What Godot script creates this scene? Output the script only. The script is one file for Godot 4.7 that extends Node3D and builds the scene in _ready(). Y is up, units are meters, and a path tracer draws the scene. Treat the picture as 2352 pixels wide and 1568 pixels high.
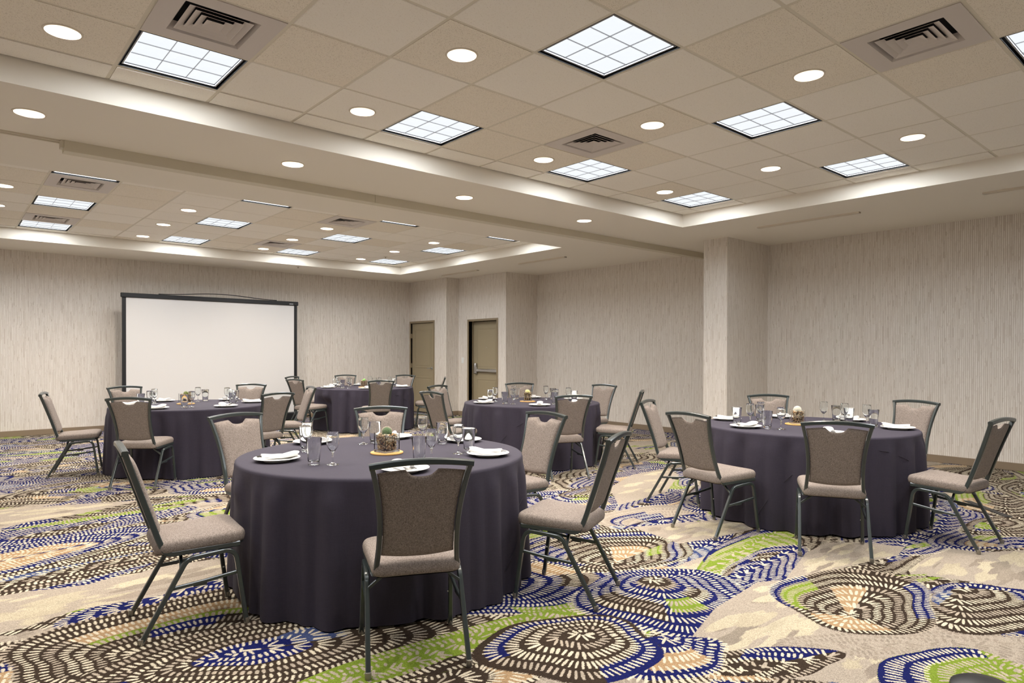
extends Node3D
# A hotel meeting room: five round tables laid for six, tray ceilings, patterned carpet.
# Axes: x runs along the back wall to the right, -z runs towards the back wall, y is up.

const EYE := 1.3334
const CEIL := 3.1065      # face of the ceiling grid
const SOF := 2.9415       # underside of the plaster soffit
const T := 0.61           # ceiling grid module
const U0 := 2.6557
const V0 := 2.2634
const FAR0 := 11.01       # back edge line of the far grid's last full row start
const WR := 9.33          # right wall
const WB := 13.06         # back wall
const WL := -2.9
const WN := -3.4
const TRAY_R := 7.165
const TOP := 0.725

var M := {}
var used := {}
var rng := RandomNumberGenerator.new()

# ---------------------------------------------------------------- the scene
const TROFFER_ENERGY := 1.35
const SPOT_ENERGY := 2.2
const EXPOSURE := 1.14

func _ready() -> void:
	var cam := Camera3D.new()
	cam.name = "camera"
	add_child(cam)
	cam.projection = Camera3D.PROJECTION_FRUSTUM
	cam.near = 0.05
	cam.far = 80.0
	cam.keep_aspect = Camera3D.KEEP_HEIGHT
	var f := 1521.06
	cam.size = 1568.0 / f * cam.near
	cam.frustum_offset = Vector2(0.0, (820.5547 - 784.0) / f * cam.near)
	cam.transform = Transform3D(Basis(Vector3.UP, -0.7132) * Basis(Vector3.RIGHT, -0.0063) * Basis(Vector3.BACK, 0.0023), Vector3(0, EYE, 0))
	cam.current = true
	var we := WorldEnvironment.new()
	we.name = "environment"
	var env := Environment.new()
	env.background_mode = Environment.BG_COLOR
	env.background_color = Color(0.02, 0.02, 0.02)
	env.tonemap_mode = Environment.TONE_MAPPER_LINEAR
	env.tonemap_exposure = EXPOSURE
	env.sdfgi_enabled = true
	env.ssao_enabled = true
	env.ssil_enabled = true
	we.environment = env
	add_child(we)
	make_materials()
	M.pebble = std(Color.WHITE, 0.6)
	M.pebble.vertex_color_use_as_albedo = true
	M.soil = std(rgb(60, 44, 32), 1.0)
	make_floor()
	make_ceiling()
	make_walls()
	make_screen()
	var ramp := thing("cable_cover", "flat dark grey cable cover on the carpet at the right edge", "cable cover", P(6.62, 1.43, 0), 0.75)
	obj("strip", boxm(Vector3(0.0, 0.0, -0.03), Vector3(0.6, 0.006, 0.03), 0.0025), M.black_metal, ramp)
	var dome := thing("floor_box", "low black floor box lid at the bottom right corner", "floor box", P(3.13, 0.75, 0))
	obj("lid", lathem([Vector2(0.12, 0.0), Vector2(0.116, 0.014), Vector2(0.09, 0.03), Vector2(0.04, 0.037), Vector2(0.0, 0.038)], 28), M.black_metal, dome)
	# tables: centre, name, seam direction, cactus, chairs [seat, u, v, facing], settings as degrees and radii
	var tables := [
		{"c": Vector2(2.058, 3.573), "n": "front table", "seam": -0.35, "k": 0, "vt": 0.15, "vc": Vector2(2.052, 3.53), "ch": [["near", 1.609, 2.538, 0.436], ["left", 0.939, 3.556, 1.673], ["right", 2.662, 2.592, -0.432], ["far left", 1.676, 4.568, 2.866], ["far", 2.57, 4.48, -2.675], ["far right", 3.091, 3.528, -1.557]],
			"pl": [[-111, 0.68], [170, 0.63], [-51, 0.65], [104, 0.68], [54, 0.68], [8, 0.68]], "tu": [[-96, 0.47], [-164, 0.539], [-38, 0.518], [128, 0.522], [68, 0.455], [10, 0.5]], "wi": [[-83, 0.439], [-154, 0.49], [-47, 0.46], [136, 0.481], [79, 0.421], [30, 0.52]]},
		{"c": Vector2(5.605, 2.633), "n": "right table", "seam": -2.2, "k": 1, "vt": 0.7, "vc": Vector2(5.58, 2.7), "ch": [["near", 4.596, 1.978, 1.078], ["left", 4.446, 2.785, 1.741], ["right", 5.47, 1.506, 0.082], ["far left", 5.1, 3.568, 2.769], ["far", 6.459, 3.359, -2.283], ["far right", 6.627, 2.27, -1.366]],
			"pl": [[-140, 0.66], [158, 0.62], [-66, 0.68], [102, 0.68], [44, 0.66], [-8, 0.68]], "tu": [[-37, 0.379], [172, 0.528], [-56, 0.52], [132, 0.572], [84, 0.45], [-4, 0.51]], "wi": [[-22, 0.42], [-178, 0.469], [-45, 0.5], [130, 0.458], [94, 0.4], [6, 0.44]]},
		{"c": Vector2(2.239, 8.343), "n": "table before the screen", "seam": -0.6, "k": 2, "vt": 0.4, "vc": Vector2(2.2, 8.42), "ch": [["left", 1.132, 8.623, 1.814], ["near left", 1.549, 7.444, 0.647], ["far left", 1.861, 9.36, 2.913], ["far right", 3.082, 9.121, -2.391], ["near right", 2.686, 7.355, -0.321], ["right", 3.337, 8.193, -1.396]]},
		{"c": Vector2(5.734, 10.633), "n": "table by the doors", "seam": -1.6, "k": 3, "vt": 0.4, "vc": Vector2(5.7, 10.6), "ch": [["left", 4.681, 10.602, 1.3], ["far left", 5.061, 11.583, 2.537], ["near", 5.365, 9.546, 0.286], ["far", 5.973, 11.728, -2.861], ["far right", 6.734, 11.151, -2.106], ["right", 6.68, 10.02, -0.96]]},
		{"c": Vector2(5.635, 6.131), "n": "middle table", "seam": -2.0, "k": 4, "vt": 0.9, "vc": Vector2(5.59, 6.16), "ch": [["left", 4.475, 6.232, 1.536], ["far left", 5.171, 7.124, 2.805], ["far", 6.261, 7.036, -2.5], ["near", 5.091, 5.053, 0.367], ["far right", 6.747, 6.144, -1.626], ["right", 6.124, 5.155, -0.583]]}]
	var chair: Node3D = null
	var plate: Node3D = null
	var napkin: Node3D = null
	var tumbler: Node3D = null
	var wine: Node3D = null
	var peb := pebble_mesh()
	rng.seed = 99
	var idx := 0
	for tb in tables:
		var c: Vector2 = tb.c
		var near := []
		for s in tb.ch:
			var d := Vector2(s[1], s[2]) - c
			near.append([atan2(d.y, d.x), d.length(), d, Vector2(sin(s[3]), cos(s[3]))])
		make_table(c, tb.n, near, 50 + idx, tb.seam)
		make_centrepiece(tb.vc, tb.vt, tb.n, tb.k, 70 + idx, peb)
		for k in 6:
			var s: Array = tb.ch[k]
			var seat: String = "%s seat of the %s" % [s[0], tb.n]
			var az := rad_to_deg(near[k][0])
			var label := "grey-brown upholstered banquet chair at the " + seat
			if chair == null:
				chair = make_chair(label)
				chair.position = P(s[1], s[2])
				chair.rotation.y = -s[3]
			else:
				copy(chair, "banquet_chair", label, P(s[1], s[2]), -s[3])
			var pl: Array = tb.pl[k] if tb.has("pl") else [az - 8.0, 0.67]
			var tu: Array = tb.tu[k] if tb.has("tu") else [az + 15.0, 0.53]
			var wi: Array = tb.wi[k] if tb.has("wi") else [az + 23.0, 0.46]
			var at := func(q: Array, y: float) -> Vector3: return P(c.x + cos(deg_to_rad(q[0])) * q[1], c.y + sin(deg_to_rad(q[0])) * q[1], y)
			var y0 := TOP + 0.0008
			label = "round white plate at the " + seat
			if plate == null:
				plate = make_plate(label)
				plate.position = at.call(pl, y0)
			else:
				copy(plate, "plate", label, at.call(pl, y0), 0.0)
			label = "rolled white napkin with cutlery, " + seat
			var turn := deg_to_rad(pl[0]) + rng.randf_range(-0.25, 0.25)
			if napkin == null:
				napkin = make_napkin(label)
				napkin.position = at.call(pl, y0 + 0.0092)
				napkin.rotation.y = turn
			else:
				copy(napkin, "napkin_roll", label, at.call(pl, y0 + 0.0092), turn)
			label = "clear tapered water tumbler, " + seat
			if tumbler == null:
				tumbler = make_tumbler(label)
				tumbler.position = at.call(tu, y0)
			else:
				copy(tumbler, "tumbler", label, at.call(tu, y0), 0.0)
			label = "clear stemmed wine glass, " + seat
			if wine == null:
				wine = make_wine(label)
				wine.position = at.call(wi, y0)
			else:
				copy(wine, "wine_glass", label, at.call(wi, y0), 0.0)
		idx += 1

# ---------------------------------------------------------------- basics
func P(u: float, v: float, y: float = 0.0) -> Vector3:
	return Vector3(u, y, -v)

func numbered(called: String) -> String:
	if not used.has(called):
		used[called] = 0
		return called
	used[called] += 1
	return "%s_%03d" % [called, used[called]]

func thing(called: String, label: String, category: String, at: Vector3 = Vector3.ZERO, turn: float = 0.0, group: String = "") -> Node3D:
	var o := Node3D.new()
	o.name = numbered(called)
	add_child(o)
	o.position = at
	o.rotation.y = turn
	meta(o, label, category, group)
	return o

func meta(o: Node3D, label: String, category: String, group: String = "") -> void:
	o.set_meta("label", label)
	o.set_meta("category", category)
	if group != "":
		o.set_meta("group", group)

func structure(called: String, label: String = "") -> Node3D:
	var o := Node3D.new()
	o.name = called
	add_child(o)
	o.set_meta("kind", "structure")
	if label != "":
		o.set_meta("label", label)
	return o

func obj(called: String, st: SurfaceTool, m: Material, parent: Node) -> MeshInstance3D:
	var o := MeshInstance3D.new()
	o.name = called
	o.mesh = st.commit()
	o.material_override = m
	parent.add_child(o, true)
	return o

func put(called: String, mesh: Mesh, m: Material, parent: Node, at: Vector3 = Vector3.ZERO, turn: float = 0.0) -> MeshInstance3D:
	var o := MeshInstance3D.new()
	o.name = called
	o.mesh = mesh
	o.material_override = m
	parent.add_child(o, true)
	o.position = at
	o.rotation.y = turn
	return o

func copy(src: Node3D, called: String, label: String, at: Vector3, turn: float) -> Node3D:
	var c: Node3D = src.duplicate()
	c.name = numbered(called)
	add_child(c)
	c.position = at
	c.rotation.y = turn
	c.set_meta("label", label)
	return c

# ---------------------------------------------------------------- mesh building
func mb() -> SurfaceTool:
	var st := SurfaceTool.new()
	st.begin(Mesh.PRIMITIVE_TRIANGLES)
	return st

func tri(st: SurfaceTool, a: Vector3, b: Vector3, c: Vector3, na: Vector3, nb: Vector3, nc: Vector3) -> void:
	# wound so that the front (clockwise) side is the one the normals point to
	var g := (b - a).cross(c - a)
	var n := na + nb + nc
	if g.dot(n) > 0.0:
		var t := b
		b = c
		c = t
		var tn := nb
		nb = nc
		nc = tn
	st.set_normal(na)
	st.add_vertex(a)
	st.set_normal(nb)
	st.add_vertex(b)
	st.set_normal(nc)
	st.add_vertex(c)

func quad(st: SurfaceTool, a: Vector3, b: Vector3, c: Vector3, d: Vector3, n: Vector3) -> void:
	tri(st, a, b, c, n, n, n)
	tri(st, a, c, d, n, n, n)

func face(st: SurfaceTool, a: Vector3, b: Vector3, c: Vector3, d: Vector3, out_from: Vector3) -> void:
	var n := (c - a).cross(d - b).normalized()
	if n.dot((a + b + c + d) * 0.25 - out_from) < 0.0:
		n = -n
	quad(st, a, b, c, d, n)

func box(st: SurfaceTool, lo: Vector3, hi: Vector3, bev: float = 0.0) -> void:
	if bev <= 0.0:
		var x := [lo.x, hi.x]
		var y := [lo.y, hi.y]
		var z := [lo.z, hi.z]
		for s in 2:
			var n := Vector3(s * 2 - 1, 0, 0)
			quad(st, Vector3(x[s], lo.y, lo.z), Vector3(x[s], hi.y, lo.z), Vector3(x[s], hi.y, hi.z), Vector3(x[s], lo.y, hi.z), n)
			n = Vector3(0, s * 2 - 1, 0)
			quad(st, Vector3(lo.x, y[s], lo.z), Vector3(hi.x, y[s], lo.z), Vector3(hi.x, y[s], hi.z), Vector3(lo.x, y[s], hi.z), n)
			n = Vector3(0, 0, s * 2 - 1)
			quad(st, Vector3(lo.x, lo.y, z[s]), Vector3(hi.x, lo.y, z[s]), Vector3(hi.x, hi.y, z[s]), Vector3(lo.x, hi.y, z[s]), n)
		return
	# chamfered box: faces, edge strips and corner triangles
	var c := (lo + hi) * 0.5
	var h := (hi - lo) * 0.5
	var k := h - Vector3(bev, bev, bev)
	for ax in 3:
		var a1 := (ax + 1) % 3
		var a2 := (ax + 2) % 3
		for s in [-1.0, 1.0]:
			var q: Array[Vector3] = []
			for e in [[-1, -1], [1, -1], [1, 1], [-1, 1]]:
				var p := Vector3.ZERO
				p[ax] = s * h[ax]
				p[a1] = e[0] * k[a1]
				p[a2] = e[1] * k[a2]
				q.append(c + p)
			var n := Vector3.ZERO
			n[ax] = s
			quad(st, q[0], q[1], q[2], q[3], n)
		for s1 in [-1.0, 1.0]:
			for s2 in [-1.0, 1.0]:
				var q: Array[Vector3] = []
				for e in [[-1, 0], [1, 0], [1, 1], [-1, 1]]:
					var p := Vector3.ZERO
					p[ax] = e[0] * k[ax]
					p[a1] = s1 * (h[a1] if e[1] == 0 else k[a1])
					p[a2] = s2 * (k[a2] if e[1] == 0 else h[a2])
					q.append(c + p)
				var n := Vector3.ZERO
				n[a1] = s1
				n[a2] = s2
				quad(st, q[0], q[1], q[2], q[3], n.normalized())
	for sx in [-1.0, 1.0]:
		for sy in [-1.0, 1.0]:
			for sz in [-1.0, 1.0]:
				var n := Vector3(sx, sy, sz).normalized()
				tri(st, c + Vector3(sx * h.x, sy * k.y, sz * k.z), c + Vector3(sx * k.x, sy * h.y, sz * k.z), c + Vector3(sx * k.x, sy * k.y, sz * h.z), n, n, n)

func boxm(lo: Vector3, hi: Vector3, bev: float = 0.0) -> SurfaceTool:
	var st := mb()
	box(st, lo, hi, bev)
	return st

func rect_profile(w: float, h: float, r: float) -> PackedVector2Array:
	var a := w / 2.0
	var b := h / 2.0
	return PackedVector2Array([Vector2(-a + r, -b), Vector2(a - r, -b), Vector2(a, -b + r), Vector2(a, b - r), Vector2(a - r, b), Vector2(-a + r, b), Vector2(-a, b - r), Vector2(-a, -b + r)])

func round_profile(r: float, n: int = 10) -> PackedVector2Array:
	var o := PackedVector2Array()
	for i in n:
		o.append(Vector2(cos(TAU * i / n), sin(TAU * i / n)) * r)
	return o

# a tube along a path; side is the width axis of the profile, kept as far as the path allows
func sweep(st: SurfaceTool, path: Array, side: Vector3, prof: PackedVector2Array, round_tube: bool = false, caps: bool = true, scales: Array = []) -> void:
	var n := path.size()
	var m := prof.size()
	var S: Array[Vector3] = []
	var N: Array[Vector3] = []
	var TT: Array[Vector3] = []
	for i in n:
		var t: Vector3
		if i == 0:
			t = path[1] - path[0]
		elif i == n - 1:
			t = path[n - 1] - path[n - 2]
		else:
			t = (path[i + 1] - path[i]).normalized() + (path[i] - path[i - 1]).normalized()
		t = t.normalized()
		var s := (side - t * side.dot(t)).normalized()
		TT.append(t)
		S.append(s)
		N.append(t.cross(s).normalized())
	for j in m:
		var p := prof[j]
		var q := prof[(j + 1) % m]
		var e := (q - p).normalized()
		var en := Vector2(e.y, -e.x)
		if en.dot((p + q) * 0.5) < 0.0:
			en = -en
		var pn := p.normalized() if round_tube else en
		var qn := q.normalized() if round_tube else en
		for i in n - 1:
			var k0: float = scales[i] if scales.size() else 1.0
			var k1: float = scales[i + 1] if scales.size() else 1.0
			var a: Vector3 = path[i] + (S[i] * p.x + N[i] * p.y) * k0
			var b: Vector3 = path[i] + (S[i] * q.x + N[i] * q.y) * k0
			var c: Vector3 = path[i + 1] + (S[i + 1] * q.x + N[i + 1] * q.y) * k1
			var d: Vector3 = path[i + 1] + (S[i + 1] * p.x + N[i + 1] * p.y) * k1
			tri(st, a, b, c, S[i] * pn.x + N[i] * pn.y, S[i] * qn.x + N[i] * qn.y, S[i + 1] * qn.x + N[i + 1] * qn.y)
			tri(st, a, c, d, S[i] * pn.x + N[i] * pn.y, S[i + 1] * qn.x + N[i + 1] * qn.y, S[i + 1] * pn.x + N[i + 1] * pn.y)
	if caps:
		for e in 2:
			var i: int = 0 if e == 0 else n - 1
			var k0: float = scales[i] if scales.size() else 1.0
			var nn := -TT[i] if e == 0 else TT[i]
			for j in range(1, m - 1):
				tri(st, path[i] + (S[i] * prof[0].x + N[i] * prof[0].y) * k0, path[i] + (S[i] * prof[j].x + N[i] * prof[j].y) * k0, path[i] + (S[i] * prof[j + 1].x + N[i] * prof[j + 1].y) * k0, nn, nn, nn)

# a corner-rounded polyline
func bend(pts: Array, r: float, seg: int = 6) -> Array:
	var o := [pts[0]]
	for i in range(1, pts.size() - 1):
		var a: Vector3 = (pts[i - 1] - pts[i]).normalized()
		var b: Vector3 = (pts[i + 1] - pts[i]).normalized()
		var half: float = a.angle_to(b) / 2.0
		var d: float = minf(r / tan(half), minf((pts[i - 1] - pts[i]).length(), (pts[i + 1] - pts[i]).length()) * 0.49)
		var p0: Vector3 = pts[i] + a * d
		var p1: Vector3 = pts[i] + b * d
		for k in seg + 1:
			var t := float(k) / seg
			o.append(p0.lerp(pts[i], t).lerp(pts[i].lerp(p1, t), t))
	o.append(pts[pts.size() - 1])
	return o

# profile of (radius, height) turned round the y axis; joints sharper than 40 degrees stay hard
func lathe(st: SurfaceTool, prof: Array, seg: int = 24, at: Vector3 = Vector3.ZERO) -> void:
	var n := prof.size()
	var nn: Array[Vector2] = []
	for i in n - 1:
		var e: Vector2 = prof[i + 1] - prof[i]
		nn.append(Vector2(e.y, -e.x).normalized())
	for i in n - 1:
		var a: Vector2 = prof[i]
		var b: Vector2 = prof[i + 1]
		var na := nn[i]
		var nb := nn[i]
		if i > 0 and nn[i - 1].dot(nn[i]) > 0.76:
			na = (nn[i - 1] + nn[i]).normalized()
		if i < n - 2 and nn[i + 1].dot(nn[i]) > 0.76:
			nb = (nn[i + 1] + nn[i]).normalized()
		for k in seg:
			var t0 := TAU * k / seg
			var t1 := TAU * (k + 1) / seg
			var c0 := Vector3(cos(t0), 0, sin(t0))
			var c1 := Vector3(cos(t1), 0, sin(t1))
			var p0 := at + c0 * a.x + Vector3.UP * a.y
			var p1 := at + c1 * a.x + Vector3.UP * a.y
			var p2 := at + c1 * b.x + Vector3.UP * b.y
			var p3 := at + c0 * b.x + Vector3.UP * b.y
			var n0 := c0 * na.x + Vector3.UP * na.y
			var n1 := c1 * na.x + Vector3.UP * na.y
			var n2 := c1 * nb.x + Vector3.UP * nb.y
			var n3 := c0 * nb.x + Vector3.UP * nb.y
			if a.x > 1e-6:
				tri(st, p0, p1, p2, n0, n1, n2)
			if b.x > 1e-6:
				tri(st, p0, p2, p3, n0, n2, n3)

func lathem(prof: Array, seg: int = 24, at: Vector3 = Vector3.ZERO) -> SurfaceTool:
	var st := mb()
	lathe(st, prof, seg, at)
	return st

# rectangle at height y, facing up or down, with a round hole
func holed(st: SurfaceTool, lo: Vector2, hi: Vector2, c: Vector2, r: float, y: float, n: Vector3, seg: int = 32) -> void:
	var ring: Array[Vector2] = []
	for k in seg:
		var t := TAU * k / seg
		var d := Vector2(cos(t), sin(t))
		var s := 1e9
		if absf(d.x) > 1e-6:
			s = minf(s, ((hi.x if d.x > 0 else lo.x) - c.x) / d.x)
		if absf(d.y) > 1e-6:
			s = minf(s, ((hi.y if d.y > 0 else lo.y) - c.y) / d.y)
		ring.append(c + d * s)
	var corners := [Vector2(hi.x, hi.y), Vector2(lo.x, hi.y), Vector2(lo.x, lo.y), Vector2(hi.x, lo.y)]
	for k in seg:
		var t0 := TAU * k / seg
		var t1 := TAU * (k + 1) / seg
		var a := c + Vector2(cos(t0), sin(t0)) * r
		var b := c + Vector2(cos(t1), sin(t1)) * r
		var d := ring[k]
		var e := ring[(k + 1) % seg]
		quad(st, V(a, y), V(b, y), V(e, y), V(d, y), n)
		if absf(d.x - e.x) > 1e-5 and absf(d.y - e.y) > 1e-5:
			for q in corners:
				var aq: float = fposmod((q - c).angle(), TAU)
				if aq > t0 and aq < t1:
					tri(st, V(d, y), V(q, y), V(e, y), n, n, n)

func V(p: Vector2, y: float) -> Vector3:
	return Vector3(p.x, y, p.y)

# ---------------------------------------------------------------- materials
func rgb(r: float, g: float, b: float) -> Color:
	return Color(r / 255.0, g / 255.0, b / 255.0)

func std(c: Color, rough: float = 0.8, metal: float = 0.0) -> StandardMaterial3D:
	var m := StandardMaterial3D.new()
	m.albedo_color = c
	m.roughness = rough
	m.metallic = metal
	return m

func glow(c: Color, e: float) -> StandardMaterial3D:
	var m := std(Color(0.9, 0.9, 0.9), 0.6)
	m.emission_enabled = true
	m.emission = c
	m.emission_energy_multiplier = e
	return m

func glass(tint: Color, rough: float = 0.02) -> StandardMaterial3D:
	var m := std(tint, rough)
	m.metallic_specular = 0.5
	m.refraction_enabled = true
	m.refraction_scale = 0.05
	m.transparency = BaseMaterial3D.TRANSPARENCY_ALPHA
	m.albedo_color.a = 0.0
	return m

func tex(im: Image) -> ImageTexture:
	return ImageTexture.create_from_image(im)

func tone(c: Color, k: float) -> Color:
	return Color(clampf(c.r * k, 0, 1), clampf(c.g * k, 0, 1), clampf(c.b * k, 0, 1))

func wrap_rect(im: Image, x: int, y: int, w: int, h: int, c: Color) -> void:
	var W := im.get_width()
	var H := im.get_height()
	for ox in [0, -W]:
		for oy in [0, -H]:
			im.fill_rect(Rect2i(x + ox, y + oy, w, h), c)

func wallpaper() -> ImageTexture:
	# vertical broken threads, two or three centimetres apart; 1024 px stand for 1.3 m
	var r := RandomNumberGenerator.new()
	r.seed = 11
	var im := Image.create(1024, 1024, false, Image.FORMAT_RGB8)
	var base := rgb(224, 215, 204)
	im.fill(base)
	for i in 1700:
		wrap_rect(im, r.randi_range(0, 1023), r.randi_range(0, 1023), r.randi_range(5, 14), r.randi_range(120, 380), base.lerp(rgb(204, 193, 180), r.randf_range(0.1, 0.8)))
	for i in 2200:
		wrap_rect(im, r.randi_range(0, 255) * 4, r.randi_range(0, 1023), r.randi_range(1, 3), r.randi_range(70, 260), rgb(200, 188, 174).lerp(base, r.randf_range(0.2, 0.8)))
	for i in 1500:
		wrap_rect(im, r.randi_range(0, 63) * 16 + r.randi_range(0, 3), r.randi_range(0, 1023), r.randi_range(3, 5), r.randi_range(60, 190), rgb(244, 238, 230).lerp(base, r.randf_range(0.0, 0.5)))
	return tex(im)

func speckle(size: int, base: Color, dark: Color, light: Color, n: int, big: int, s: int) -> ImageTexture:
	var r := RandomNumberGenerator.new()
	r.seed = s
	var im := Image.create(size, size, false, Image.FORMAT_RGB8)
	im.fill(base)
	for i in n * 3:
		wrap_rect(im, r.randi_range(0, size - 1), r.randi_range(0, size - 1), r.randi_range(1, 4), r.randi_range(1, 4), base.lerp(light, r.randf_range(0.0, 0.6)))
	for i in n:
		wrap_rect(im, r.randi_range(0, size - 1), r.randi_range(0, size - 1), r.randi_range(1, big), r.randi_range(1, 2), base.lerp(dark, r.randf_range(0.2, 1.0)))
	return tex(im)

func weave(size: int, base: Color, lo: Color, hi: Color, n: int, s: int, lmax: int) -> ImageTexture:
	var r := RandomNumberGenerator.new()
	r.seed = s
	var im := Image.create(size, size, false, Image.FORMAT_RGB8)
	im.fill(base)
	for i in n:
		var c := base.lerp(lo if r.randf() < 0.5 else hi, r.randf_range(0.2, 1.0))
		if r.randf() < 0.5:
			wrap_rect(im, r.randi_range(0, size - 1), r.randi_range(0, size - 1), r.randi_range(2, lmax), 1, c)
		else:
			wrap_rect(im, r.randi_range(0, size - 1), r.randi_range(0, size - 1), 1, r.randi_range(2, lmax), c)
	return tex(im)

func grain(size: int, lo: float, s: int) -> ImageTexture:
	var r := RandomNumberGenerator.new()
	r.seed = s
	var im := Image.create(size, size, false, Image.FORMAT_RGBA8)
	for y in size:
		for x in size:
			var k := lerpf(lo, 1.0, r.randf())
			im.set_pixel(x, y, Color(k, k, k, 1))
	return tex(im)

func mapped(t: Texture2D, metres: float, rough: float, world: bool = true, bump: float = 0.0) -> StandardMaterial3D:
	var m := std(Color.WHITE, rough)
	m.albedo_texture = t
	m.uv1_triplanar = true
	m.uv1_world_triplanar = world
	m.uv1_triplanar_sharpness = 8.0
	m.uv1_scale = Vector3.ONE / metres
	if bump > 0.0:
		m.heightmap_enabled = true
		m.heightmap_texture = t
		m.heightmap_scale = bump
	return m

func make_materials() -> void:
	M.wall = mapped(wallpaper(), 1.3, 0.75)
	M.paint = std(rgb(238, 231, 218), 0.85)
	M.header = std(rgb(214, 206, 186), 0.6)
	M.tile = mapped(speckle(512, rgb(247, 241, 230), rgb(176, 162, 138), rgb(251, 247, 239), 1900, 3, 5), 0.43, 0.95)
	M.tile_coarse = mapped(speckle(512, rgb(242, 233, 217), rgb(146, 130, 104), rgb(247, 240, 226), 3400, 5, 6), 0.43, 0.95)
	M.grid = std(rgb(222, 214, 196), 0.55)
	M.vent = std(rgb(212, 203, 196), 0.5)
	M.dark = std(rgb(14, 14, 14), 0.9)
	M.duct = std(rgb(112, 112, 114), 0.6)
	M.black_metal = std(rgb(22, 22, 24), 0.4)
	M.steel_edge = std(rgb(150, 150, 152), 0.3, 0.8)
	M.troffer = glow(rgb(240, 245, 250), 0.9)
	M.troffer.albedo_color = rgb(60, 60, 62)
	M.blade = std(rgb(205, 207, 212), 0.5)
	M.can = std(rgb(245, 240, 230), 0.25)
	M.bulb = glow(rgb(255, 240, 220), 9.0)
	M.trim = std(rgb(226, 216, 198), 0.5)
	M.base = std(rgb(138, 120, 98), 0.6)
	M.door = std(rgb(160, 146, 118), 0.5)
	M.frame = std(rgb(142, 126, 100), 0.5)
	M.chrome = std(rgb(190, 190, 190), 0.28, 1.0)
	M.plastic = std(rgb(232, 232, 228), 0.4)
	M.tube = std(rgb(47, 55, 54), 0.3)
	M.tube.clearcoat_enabled = true
	M.tube.clearcoat = 0.6
	M.tube.clearcoat_roughness = 0.15
	M.glide = std(rgb(150, 145, 135), 0.35, 0.6)
	M.fabric = mapped(weave(512, rgb(132, 120, 112), rgb(90, 79, 71), rgb(165, 154, 145), 60000, 21, 9), 0.42, 0.95, false)
	M.cloth = mapped(weave(256, rgb(48, 42, 56), rgb(45, 39, 53), rgb(51, 45, 59), 16000, 22, 22), 0.5, 0.85, false)
	M.seam = std(rgb(46, 41, 52), 0.9)
	M.china = std(rgb(240, 238, 232), 0.18)
	M.napkin = mapped(weave(128, rgb(226, 224, 222), rgb(206, 204, 204), rgb(240, 239, 238), 5000, 23, 4), 0.09, 0.95, false)
	M.cutlery = std(rgb(120, 118, 116), 0.22, 1.0)
	M.glass = glass(rgb(253, 255, 255), 0.0)
	M.bamboo = mapped(weave(256, rgb(214, 166, 96), rgb(196, 146, 78), rgb(226, 182, 116), 3000, 24, 70), 0.25, 0.5, false)
	M.screen = std(rgb(212, 209, 206), 0.9)
	M.screen_frame = std(rgb(20, 20, 22), 0.5)
	M.logo = std(rgb(190, 190, 190), 0.5)
	M.tabletop = std(rgb(120, 96, 70), 0.6)
	M.concrete = std(rgb(150, 146, 140), 0.9)

# ---------------------------------------------------------------- carpet
var tiles: Array[Dictionary] = []
var cr := RandomNumberGenerator.new()
var DYE := {}

func carpet_tile(u0: float, v0: float, u1: float, v1: float, res: float) -> void:
	var w := int(round((u1 - u0) / res))
	var h := int(round((v1 - v0) / res))
	var im := Image.create(w, h, false, Image.FORMAT_RGB8)
	im.fill(DYE.taupe)
	tiles.append({"u0": u0, "v0": v0, "u1": u1, "v1": v1, "res": res, "w": w, "h": h, "img": im})

func fill_poly(pts: PackedVector2Array, col: Color, rag: float = 0.004) -> void:
	var lo := pts[0]
	var hi := pts[0]
	for p in pts:
		lo = lo.min(p)
		hi = hi.max(p)
	for t in tiles:
		if hi.x < t.u0 or lo.x > t.u1 or hi.y < t.v0 or lo.y > t.v1:
			continue
		var res: float = t.res
		var im: Image = t.img
		var n := pts.size()
		var q := PackedVector2Array()
		for p in pts:
			q.append(Vector2((p.x - t.u0) / res, (t.v1 - p.y) / res))
		var y0 := maxi(0, int(floor((t.v1 - hi.y) / res)))
		var y1 := mini(t.h - 1, int(ceil((t.v1 - lo.y) / res)))
		var j := rag / res
		for y in range(y0, y1 + 1):
			var yy := y + 0.5
			var xs: Array[float] = []
			var a := q[n - 1]
			for b in q:
				if (a.y > yy) != (b.y > yy):
					xs.append(a.x + (yy - a.y) / (b.y - a.y) * (b.x - a.x))
				a = b
			if xs.size() < 2:
				continue
			if xs.size() > 2:
				xs.sort()
			elif xs[0] > xs[1]:
				xs.reverse()
			for k in range(0, xs.size() - 1, 2):
				var x0 := int(round(xs[k] + cr.randf_range(-j, j)))
				var x1 := int(round(xs[k + 1] + cr.randf_range(-j, j)))
				if x1 > x0:
					im.fill_rect(Rect2i(x0, y, x1 - x0, 1), col)

func dash(p: Vector2, d: Vector2, length: float, width: float, col: Color) -> void:
	var s := Vector2(-d.y, d.x) * width * 0.5
	var e := d * length * 0.5
	fill_poly(PackedVector2Array([p - e * 0.92 - s * 0.7, p - e, p - e * 0.92 + s * 0.7, p + s, p + e * 0.92 + s * 0.7, p + e, p + e * 0.92 - s * 0.7, p - s]), col, 0.0028)

func dye(key: String) -> Color:
	return tone(DYE[key], cr.randf_range(0.96, 1.04))

func fan_at(f: Dictionary, t: float, th: float) -> Vector2:
	var wob: float = 1.0 + 0.07 * sin(3.0 * th + f.ph) + 0.05 * sin(5.0 * th + 2.0 * f.ph)
	var e := Vector2(f.a * cos(th), f.b * sin(th)) * wob * t
	return f.F.lerp(f.C, t) + e.rotated(f.rot)

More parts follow.
